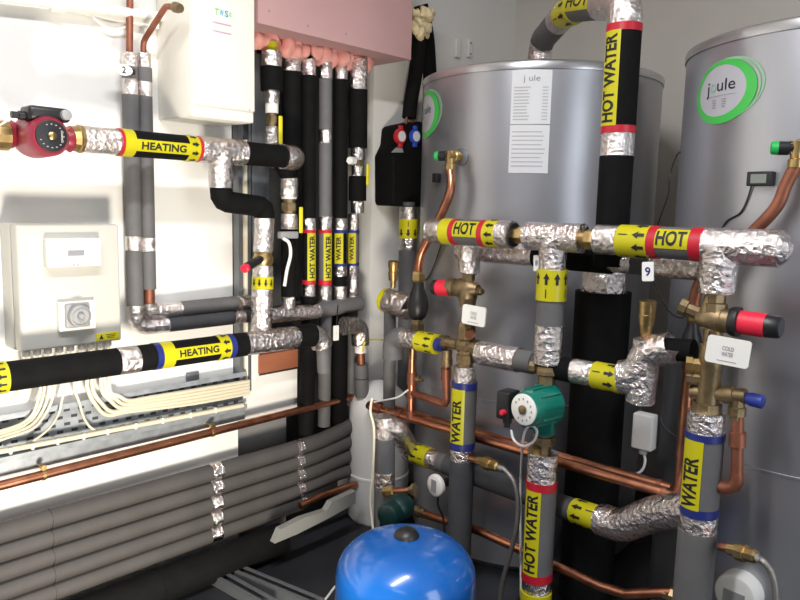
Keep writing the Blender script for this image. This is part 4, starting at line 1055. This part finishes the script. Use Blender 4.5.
tag_card('pipe_tag', 'white COLD WATER tag hanging below the large right red knob', YP(728, 351.5, 1.28), V((.985, .1, -.06)).normalized(), V((.07, 0, 1)).normalized(), .071, .048, ['COLD', 'WATER'], .019, .0075, inkm='print', small=True, extra=MB().tube([YP(709, 346, 1.278), YP(707, 340, 1.285), YP(710, 331, 1.315)], .0012, 8))
t = Thing('manifold', 'brass fitting stack below the right COLD WATER tag', 'fitting')
cc = vpt(395, cr)
t.p('body', MB().rev(vpt(328, cr), (0, 0, -1), [(0, .017), (.03, .017), (.031, .021), (.075, .0215), (.08, .02), (.14, .02)], 24).rev(vpt(398, cr), (0, 0, -1), [(0, .017), (.008, .017), (.009, .0255), (.03, .0255), (.031, .02), (.04, .02)], 8, False), 'brass_dark')
q = vpt(367, cr); t.p('side_plug', MB().rev(q, (-1, -.4, 0), [(0, .014), (.03, .014), (.031, .017), (.042, .017)], 8, False), 'brass')
q = vpt(385, cr); t.p('side_plug', MB().rev(q+V((0, 0, .01)), (-1, -.4, 0), [(0, .012), (.03, .012), (.031, .014), (.04, .014)], 8, False), 'brass_dark')
arm = YP(746, 398, YH); t.p('cross_arm', MB().rev(cc-V((.03, 0, 0)), arm-cc, [(0, .015), (.03, .0155), (.05, .013), (.06, .0165), (.075, .0165), (.076, .013), ((arm-cc).length+.03, .0135)], 14), 'brass_dark')
q = YP(738, 400, YH); t.p('branch_nut', MB().rev(q, (0, 0, -1), [(0, .012), (.012, .012), (.013, .0155), (.028, .0155), (.029, .012), (.036, .012)], 8, False), 'brass_dark')
t.p('drain_knob', MB().rev(arm, (1, -.05, -.05), [(0, .010), (.01, .0125), (.028, .0125), (.03, .010)], 12), 'blueplastic', 'blue drain knob')
t.done()
pipe('copper_pipe', 'copper branch with coupling and elbow on right of right WATER pipe', 'pipe', [YP(738, 413, YH), YP(736.5, 488, YH), YP(712, 487, YH+.0)], .018,
     [('copper_dull', 0, -.0001, .0105), ('copper_dull', (738, 432), (737.5, 446), .0145), ('copper_dull', (737, 474), (722, 488), .0125)])
R = .034
pipe('insulated_pipe', 'upright grey pipe with WATER label below right brass fittings', 'pipe', [vpt(411, cr), vpt(640, cr)], .01,
     [('foil', 0, ('y', 432), R-.0005), ('navy', ('y', 431), ('y', 438.5), R+.001), ('label', ('y', 438), ('y', 505), R, {'text': 'WATER', 'base': 'grey', 'span': (.02, 1.25), 'flip': True, 'w': .74, 'h': .72, 'shift': -.014}),
      ('navy', ('y', 504.5), ('y', 513), R+.001), ('foil', ('y', 512), ('y', 530), R), ('grey', ('y', 529), -.0001, R+.0005)])
hose('braided steel hose with brass connector at lower right', '', [YP(764, 562, 1.29), YP(771, 572, 1.29), YP(775, 588, 1.29), YP(776, 615, 1.29)], (729, 549), (757, 557), 1.32, 1.30)
q = on_tank(742, 590, *T2); n = V((q.x-T2[0], q.y-T2[1], 0)).normalized()
t = Thing('immersion_cover', 'round white immersion heater cap low on the right cylinder', 'cover')
t.p('cap', MB().rev(q-n*.002, n, [(0, .043), (.03, .042), (.036, .039), (.038, .034)], 40), 'white'); t.p('sticker', MB().box(q+n*.037+V((0, 0, -.008)), .042, .034, .003, V((0, 0, 1)).cross(n), V((0, 0, 1)), n), 'gplastic'); t.done()

# ---------------------------------------------------- copper runs across the front of the cylinders
YK = 1.405; zk = (YP(365, 405, YK).z+YP(676, 496, YK).z)/2; print('copper z', YP(365, 405, YK).z, YP(676, 496, YK).z)
xa = YP(367, 405, YK).x; xe = YP(679, 497, YK).x; yk2 = YK+.034
t = Thing('copper_pipe', 'long copper loop pipe passing behind both upright WATER pipes', 'pipe')
loop = fillet([V((xe-.03, yk2, zk)), V((xa, yk2, zk)), V((xa, YK, zk)), V((xe, YK, zk)), V((xe, YK, zk+.2)), V((xe, YK, zk+.30))], .0155)
pp = Path(loop)
t.p('copper_tube', MB().tube(pp.sub(0, pp.L, .01), .0112, 20), 'copper')
for x in (xa+.02, xa+.045, xa+.12): t.p('solder_collar', MB().tube([V((x, YK, zk)), V((x+.016, YK, zk))], .0135, 20), 'copper_dull')
t.p('solder_collar', MB().tube([V((xe-.035, YK, zk)), V((xe-.024, YK, zk))], .0125, 20), 'copper_dull'); t.p('solder_collar', MB().tube([V((xe-.06, yk2, zk)), V((xe-.05, yk2, zk))], .0125, 20), 'copper_dull'); t.done()
ct = YP(411, 410, YK); c0 = YP(412, 345, YK)
t, p = pipe('copper_pipe', 'upright copper pipe below left tundish with brass drain', 'pipe', [V((ct.x, YK, c0.z+.02)), V((ct.x, YK, zk))], .01, [('copper', 0, -.0001, .0112), ('copper_dull', ('y', 372), ('y', 384), .0135), ('copper_dull', ('y', 390), ('y', 398), .0135), ('copper_dull', ('y', 410), -.0001, .014)], fin=False)
q = p.at(p.near(('y', 377))); t.p('drain_cock', MB().rev(q, (1, -.1, -.03), [(0, .006), (.02, .006), (.021, .009), (.028, .009), (.03, .005), (.042, .005)], 8, False), 'brass_dark'); t.done()
q0 = V((ct.x, YK, YP(414, 393, YK).z)); xk = YP(447, 400, 1.375).x
pipe('copper_pipe', 'short copper branch rising to left brass fitting stack', 'pipe', [q0, V((xk, 1.375, YP(447, 405, 1.375).z)), V((xk, 1.365, YP(447, 360, 1.365).z))], .016, [('copper_dull', 0, -.0001, .0102), ('copper_dull', (448, 368), (448, 380), .013)])
YL = 1.40; A = YP(409, 510, YL); B = YP(672, 595, YL); zl = (A.z+B.z)/2; print('low copper', A.z, B.z)
t = Thing('copper_pipe', 'lowest copper pipe running behind the blue vessel', 'pipe')
t.p('copper_tube', MB().tube(fillet([YP(424, 514, YL), YP(450, 522, YL), YP(480, 531, YL), YP(600, 586, YL), YP(625, 594, YL), YP(672, 592, YL)], .04), .0112, 18), 'copper')
t.p('brass_union', MB().rev(YP(413, 509, YL), YP(428, 515, YL)-YP(413, 509, YL), [(0, .012), (.012, .012), (.013, .016), (.026, .016), (.028, .013), (.044, .013)], 8, False), 'brass_dark')
t.p('brass_union', MB().rev(YP(664, 593, YL), (1, .1, 0), [(0, .013), (.012, .013), (.013, .018), (.03, .018)], 8, False), 'brass_dark')
t.done()

# ---------------------------------------------------- lower grey return (behind WATER pipe) with foil elbow
YR = 1.405
pts = [YP(408, 446, YR), YP(500, 490, YR), YP(583, 518.5, YR), YP(640, 524, YR), YP(690, 510, YR-.02)]
print('lower return z', [round(q.z, 3) for q in pts])
zr_ = sum(q.z for q in pts[:3])/3
pts = [V((pts[0].x, YR, zr_+.01)), V((pts[2].x, YR, zr_-.0)), V((YP(622, 526, YR-.02).x, YR-.02, YP(622, 526, YR-.02).z)), V((YP(655, 513, YR-.04).x, YR-.04, YP(655, 513, YR-.04).z)), V((cr.x, YH+.005, YP(698, 509, YH).z))]
pp0 = YP(417, 455, YR)
t, p = pipe('insulated_pipe', 'low grey pipe with yellow arrow bands ending in big foil elbow', 'pipe', pts, .06,
     [('grey', 0, ('x', 416), .026), ('arrows', ('x', 415), ('x', 430), .0275, {'dir': -1, 'side': -1, 'n': 9}), ('foil', ('x', 429), ('x', 440), .0265), ('grey', ('x', 439), ('x', 448), .025), ('charcoal', ('x', 447), ('x', 574), .0265), ('foil', ('x', 572), ('x', 576), .0262),
      ('arrows', ('x', 575), ('x', 602), .0272, {'dir': -1, 'side': -1, 'n': 8, 'ph': .4}), ('foil', ('x', 601), -.0001, .0345)], fin=False)
t.done()
# foil tee above, joining grey plastic vessel pipe
YV = 1.30
t, p = pipe('insulated_pipe', 'upright grey pipe with foil cuffs in front of grey plastic vessel', 'pipe', [YP(385, 416, YV), YP(384, 530, YV)], .01, [('foil', 0, ('y', 437), .0275), ('grey', ('y', 436), ('y', 472), .027), ('foil', ('y', 471), ('y', 488), .0275), ('grey', ('y', 487), -.0001, .027)], fin=False)
t.p('foil_wrap', MB().tube(Path(fillet([YP(386, 424, YV), YP(398, 430, YV+.03), pts[0]+V((.01, 0, 0))], .03)).sub(0, 9, .006), .027, 26, True, .003), 'foil', 'foil side branch'); t.done()
# ---------------------------------------------------- upright foil/yellow pipe below pump station and foil junction
XS = .09
t, p = pipe('insulated_pipe', 'upright grey pipe with yellow band below the black pump station', 'pipe', [U(408.5, 202, 'x', XS), U(407, 330, 'x', XS), U(406, 420, 'x', XS)], .01,
     [('charcoal', 0, ('y', 209), .02), ('foil', ('y', 207), ('y', 220), .0285), ('arrows', ('y', 219), ('y', 238), .0288, {'dir': 1, 'side': 1, 'n': 8}), ('foil', ('y', 237), ('y', 250), .0285), ('grey', ('y', 249), -.0001, .0285)], fin=False); t.done()
YF = 1.42
t = Thing('insulated_pipe', 'crumpled foil junction with grey pipe below brass vent, left of tundish', 'pipe')
t.p('foil_wrap', MB().tube(Path(fillet([YP(388, 301, YF), YP(397, 303, YF), YP(410, 308, YF)], .02)).sub(0, 9, .005), .034, 28, True, .005), 'foil')
t.p('tape_band', MB().tube([YP(385, 300, YF), YP(389, 301, YF)], .0335, 28), 'yellow')
t.p('insulation', MB().tube([YP(390, 308, YF), YP(389, 420, YF)], .017, 20), 'grey'); t.done()
t = Thing('air_vent', 'brass vent standing on crumpled foil junction left of tundish', 'vent'); q = YP(393, 288, YF)
t.p('vent_body', MB().rev(q, (0, 0, 1), [(0, .007), (.02, .008), (.021, .013), (.045, .0145), (.046, .012), (.06, .015), (.072, .015), (.076, .010)], 12), 'brass'); t.done()
# dark green pump at the bottom
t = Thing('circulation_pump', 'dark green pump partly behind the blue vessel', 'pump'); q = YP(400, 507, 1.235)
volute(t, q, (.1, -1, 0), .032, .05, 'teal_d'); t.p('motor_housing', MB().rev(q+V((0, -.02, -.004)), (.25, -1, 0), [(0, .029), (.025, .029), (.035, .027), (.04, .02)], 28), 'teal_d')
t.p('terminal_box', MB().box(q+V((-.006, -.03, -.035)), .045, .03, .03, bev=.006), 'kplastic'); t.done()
t = Thing('pipe_union', 'brass and copper union above the dark green pump', 'union'); a = YP(384, 492, 1.27); b = YP(416, 490, 1.30); d = b-a; L = d.length
t.p('copper_tube', MB().rev(a+d*.3, d, [(0, .009), (L*.6, .009)], 14), 'copper')
t.p('brass_nut', MB().rev(a, d, [(0, .012), (.012, .015), (.026, .015), (.03, .011)], 8, False), 'brass'); t.p('brass_nut', MB().rev(b-d*.2, d, [(0, .011), (.008, .011), (.009, .018), (.016, .018)], 8, False), 'brass_dark'); t.done()
# gauge
q = YP(437.5, 485, 1.37); n = V((-.12, -.99, 0)).normalized(); X = V((0, 0, 1)).cross(n)
t = Thing('thermostat', 'round white sensor dial in front of left cylinder', 'sensor')
t.p('case', MB().rev(q, n, [(0, .029), (.006, .0295), (.010, .028), (.012, .025)], 36), 'white'); t.p('display', MB().box(q+n*.0125-X*.001, .018, .032, .002, X, V((0, 0, 1)), n), 'gplastic')
t.p('bracket', MB().box(q-n*.03, .016, .016, .06, X, V((0, 0, 1)), n), 'kplastic'); t.done()
wire('cable', 'black cable hanging from the round white sensor dial', [q-V((0, -.004, .022)), YP(438, 505, 1.37), YP(443, 518, 1.38), YP(445, 540, 1.38)], .003, 'cable_k')
wire('cable', 'cream cable hanging in front of the grey plastic vessel', [YP(372, 398, 1.25), YP(370.5, 412, 1.25), YP(374, 430, 1.25), YP(373, 470, 1.25), YP(370.5, 500, 1.25), YP(373, 530, 1.25)], .0032, 'cable')
wire('cable', 'white wire crossing above the copper loop end', [YP(374, 402, YK-.03), YP(386, 400, YK-.03), YP(398, 397, YK-.03), YP(408, 390, YK-.03)], .0025, 'cable_w')

# ---------------------------------------------------- tall HOT WATER pipe between cylinders + top run
YB = 1.405
cb = YP(614, 200, YB)
zt_ = zz(8, cb); print('tall pipe x', cb, zt_)
R = .0345
P_tank = V((T1[0]+.02, TY-.02, TZ-.01))
pA = U(540, 50, 'y', TY-.02); P_tank = V((pA.x, TY-.02, TZ-.012))
pB = V((pA.x, TY-.02, U(541, 42, 'y', TY-.02).z))
pC = U(569, 9, 'y', 1.62)
pD = V((cb.x, YB, zz(1, cb)))
t, p = pipe('insulated_pipe', 'tall pipe with HOT WATER label standing between the cylinders', 'pipe', [P_tank, pB, pC, pD, V((cb.x, YB, zz(266, cb)))], .045,
     [('foil', 0, (541, 42), .033), ('grey', (541, 44), (560, 21), .033), ('foil', (559, 22), (567, 11), .034)], fin=False)
Y_ = lambda py: p.near(proj((cb.x, YB, zz(py, cb))))
sD = p.near((604, 3))
pipe_part(t, p, 'arrows', p.near((562, 15))+.01, p.near((577, 7)), .0338, {'dir': 1, 'side': 1, 'n': 8})
t.p('insulation', MB().tube(p.sub(p.near((577, 7)), sD, .02), .032, 26), 'grey')
w = Wrap(p.at(p.near((577, 7))), p.at(sD), .032); pl = t.p('pipe_label', w.patch(0, w.L, -.005, .034), 'yellow'); t.sub(pl, 'lettering', w.flat([fit_text('HOT', w.L*.85, .026, w.L/2, .016)], .0018), 'ink')
pipe_part(t, p, 'foil', (602, 4), Y_(25.5), .0345)
for sg in [('red', Y_(25), Y_(33), R+.001), ('label', Y_(32.5), Y_(127), R, {'text': 'HOT WATER', 'base': 'black', 'span': (.16, 1.4), 'flip': True, 'w': .93, 'h': .7}), ('red', Y_(126.5), Y_(134), R+.001), ('foil', Y_(133), Y_(157), R-.0005), ('black', Y_(156), -.0001, R)]: pipe_part(t, p, *sg)
t.done()
zb_ = zz(268, cb); cl = YP(601, 330, 1.54)
t, p = pipe('insulated_pipe', 'thick black pipe to floor between the cylinders with foil collar', 'pipe', [V((cl.x, cl.y, zz(268, cl))), V((cl.x, cl.y, .01))], .01,
     [('foil', 0, ('y', 294), .053), ('black', ('y', 291), -.0001, .064)], fin=False); t.done()
# white junction box between tanks
q = YP(644.5, 431, 1.50)
t = Thing('junction_box', 'pale grey junction box between cylinders below foil tee', 'junction box'); t.p('box', MB().box(q, .046, .03, .08, bev=.004), 'vessel'); t.p('gland', MB().rev(q+V((0, 0, -.04)), (0, 0, -1), [(0, .009), (.012, .009)], 12), 'gplastic'); t.done()
wire('cable', 'grey cable curling below the pale junction box', [q+V((0, 0, -.045)), YP(645, 462, 1.5), YP(640, 472, 1.5), YP(624, 477, 1.5), YP(612, 482, 1.5)], .003, 'cable_w')

# ---------------------------------------------------- pump station on left wall, hose, clips
t = Thing('pump_station', 'black moulded pump station with red and blue dials', 'pump station')
xs = .085
o1 = [(395, 206), (393.5, 202), (393.5, 156), (399, 144), (400.5, 128), (403, 125), (421, 121), (426, 125), (426, 207)]
poly = [U(x, y, 'x', xs) for x, y in o1]
mb = MB(); bm = bmesh.new(); f = bm.faces.new([bm.verts.new(v) for v in poly]); r_ = bmesh.ops.extrude_face_region(bm, geom=[f])
for v in [g for g in r_['geom'] if isinstance(g, bmesh.types.BMVert)]: v.co.x -= xs-.002
bmesh.ops.bevel(bm, geom=bm.edges[:], offset=.006, segments=3, profile=.5, affect='EDGES'); bm.verts.index_update()
mb.add([v.co.copy() for v in bm.verts], [[v.index for v in f.verts] for f in bm.faces], True); bm.free()
t.p('casing', mb, 'black')
for px, py, m_, lb in ((399.5, 136.5, 'dialred', 'red ringed thermometer dial'), (414, 136.5, 'dialblue', 'blue ringed thermometer dial')):
    q = U(px, py, 'x', xs); h = t.p('dial', MB().rev(q-V((.004, 0, 0)), (1, 0, 0), [(0, .022), (.012, .022), (.014, .019)], 32).box(q+V((.004, 0, .026)), .01, .014, .012, bev=.002).box(q+V((.004, 0, -.026)), .01, .014, .012, bev=.002), m_, lb)
    t.sub(h, 'dial_face', MB().rev(q+V((.009, 0, 0)), (1, 0, 0), [(0, .0155), (.0022, .0155)], 28), 'paper')
q = U(397, 150.5, 'x', xs+.001); t.p('badge', MB().rev(q, (1, 0, 0), [(0, .001), (.0025, .001)], 4).prism([U(391, 152.5, 'x', xs+.001), U(403, 152.5, 'x', xs+.001), U(402, 148, 'x', xs+.001), U(396, 147.5, 'x', xs+.001)], V((.002, 0, 0))), 'gplastic')
t.done()
wire('solar_hose', 'black insulated hose dropping from ceiling to pump station', [U(416, 8, 'x', .06), U(419, 35, 'x', .06), U(416, 70, 'x', .06), U(411, 100, 'x', .06), U(409, 118, 'x', .06)], .022, 'black', 'hose')
wire('solar_hose', 'black insulated hose passing behind top of left cylinder', [U(421, 5, 'x', .05), U(427, 35, 'x', .05), U(429, 60, 'x', .05), U(430, 90, 'x', .05), U(428, 130, 'x', .05)], .022, 'black', 'hose')
for px in (406, 412): one('copper_tail', 'thin copper tail between black hose and pump station, '+('left one' if px == 406 else 'right one'), 'pipe', MB().tube([U(px+1, 112, 'x', .06), U(px, 128, 'x', .07)], .004, 10), 'copper_dull')
fm = MB()
for k in range(16): fm.ball(U(412+random.random()*17, 12+random.random()*22, 'x', .07+.02*random.random()), .017, .017, .02, .018, 14, 60)
one('foam_wrap', 'ragged yellowish foam lump around top of black hoses', 'foam', fm, 'foam_y')
for px, w, lb, m_ in ((456, .022, 'left white clip on wall above left cylinder', 'white'), (468, .020, 'right white clip on wall above left cylinder', 'white')):
    q = U(px, 49, 'x', .0); t = Thing('wall_clip', lb, 'clip'); t.p('plate', MB().box(q+V((.006, 0, 0)), .012, w*1.2, .058, bev=.003), m_)
    if px == 468:
        for dz in (-.018, .018): t.p('hole', MB().rev(q+V((.011, 0, dz)), (1, 0, 0), [(0, .004), (.002, .004)], 12), 'print')
    t.done()

# ---------------------------------------------------- vessels
vx, vy = .108, 1.515; vr = .092
zt = U(383, 381, 'y', vy).z; print('grey vessel top', zt)
t = Thing('plastic_vessel', 'upright grey plastic vessel between the left wall and cylinder', 'vessel')
prof = [(0, vr*.9), (.012, vr)]+[(zt-.10, vr)]+[(zt-.10+.10*math.sin(a), vr*math.cos(a)) for a in [PI/2*k/10 for k in range(1, 11)]]
t.p('shell', MB().rev((vx, vy, 0), (0, 0, 1), prof, 48), 'vessel'); t.p('ridge', MB().rev((vx, vy, .14), (0, 0, 1), [(0, vr), (.002, vr+.002), (.008, vr+.002), (.01, vr)], 48), 'vessel'); t.done()
bc = None
# blue vessel
Zb = 1.47; d0 = FW+RT*((406.5-400)/F)-UP*((540-300)/F); bc = EYE+d0*Zb; br = size_at(bc, 70.5)
ztop = None
lo, hi = 0., .6
for _ in range(40):
    m_ = (lo+hi)/2
    top = min(proj((bc.x+br*.35*math.cos(a), bc.y+br*.35*math.sin(a), m_))[1] for a in [2*PI*k/24 for k in range(24)])
    if top > 525: lo = m_
    else: hi = m_
zt = m_; print('blue', bc, br, zt)
t = Thing('expansion_vessel', 'glossy blue expansion vessel with black cap on top', 'vessel')
hh = .085
prof = [(0.0, br*.55), (.01, br*.8), (.04, br*.97), (.07, br), (zt-hh, br)]+[(zt-hh+hh*math.sin(a), br*max(.02, math.cos(a))**.8) for a in [PI/2*k/16 for k in range(1, 17)]]
t.p('shell', MB().rev((bc.x, bc.y, 0), (0, 0, 1), prof, 64), 'blue')
t.p('valve_cap', MB().rev((bc.x, bc.y, zt-.003), (0, 0, 1), [(0, .026), (.006, .026), (.012, .022), (.018, .014), (.02, .005)], 32), 'kplastic', 'black plastic cap'); t.done()
wire('cable', 'white cable lying on floor left of the blue vessel', [U(320, 606, 'z', .004), U(328, 596, 'z', .004), U(336, 586, 'z', .004), U(350, 575, 'z', .004)], .003, 'cable_w')

# ================================================================ LIGHT
def area(name, loc, rot, sx, sy, power, col):
    l = bpy.data.lights.new(name, 'AREA'); l.shape = 'RECTANGLE'; l.size = sx; l.size_y = sy; l.energy = power; l.color = col
    o = bpy.data.objects.new(name, l); COL.objects.link(o); o.location = loc; o.rotation_euler = rot; return o
area('ceiling_lamp', (1.05, .15, 1.96), (0, 0, 0), .10, 1.2, 28, (.98, .97, 1))
area('added_fill_lamp', (XE+.12, (DY0+DY1)/2, DZ/2+.05), (0, math.radians(90), 0), 1.6, .8, 16, (.86, .92, 1))  # added cool fill, shining in through the opening made for it
sp = bpy.data.lights.new('work_lamp', 'SPOT'); sp.energy = 70; sp.color = (1, .91, .78); sp.spot_size = math.radians(112); sp.spot_blend = .75; sp.shadow_soft_size = .11
wl_ = bpy.data.objects.new('work_lamp', sp); COL.objects.link(wl_); wl_.location = (1.15, .42, .14)
wl_.rotation_euler = V((-1, .07, .42)).to_track_quat('-Z', 'Y').to_euler()
area('ceiling_lamp', (1.9, -.9, 1.96), (0, 0, 0), 1.2, .10, 3.5, (.86, .93, 1))
w = bpy.data.worlds.new('world'); SC.world = w; w.use_nodes = True
w.node_tree.nodes['Background'].inputs[0].default_value = (.6, .65, .75, 1); w.node_tree.nodes['Background'].inputs[1].default_value = .03
vs_ = SC.view_settings; vs_.view_transform = 'Standard'; vs_.look = 'None'; vs_.exposure = .40; vs_.gamma = 1; vs_.use_curve_mapping = False
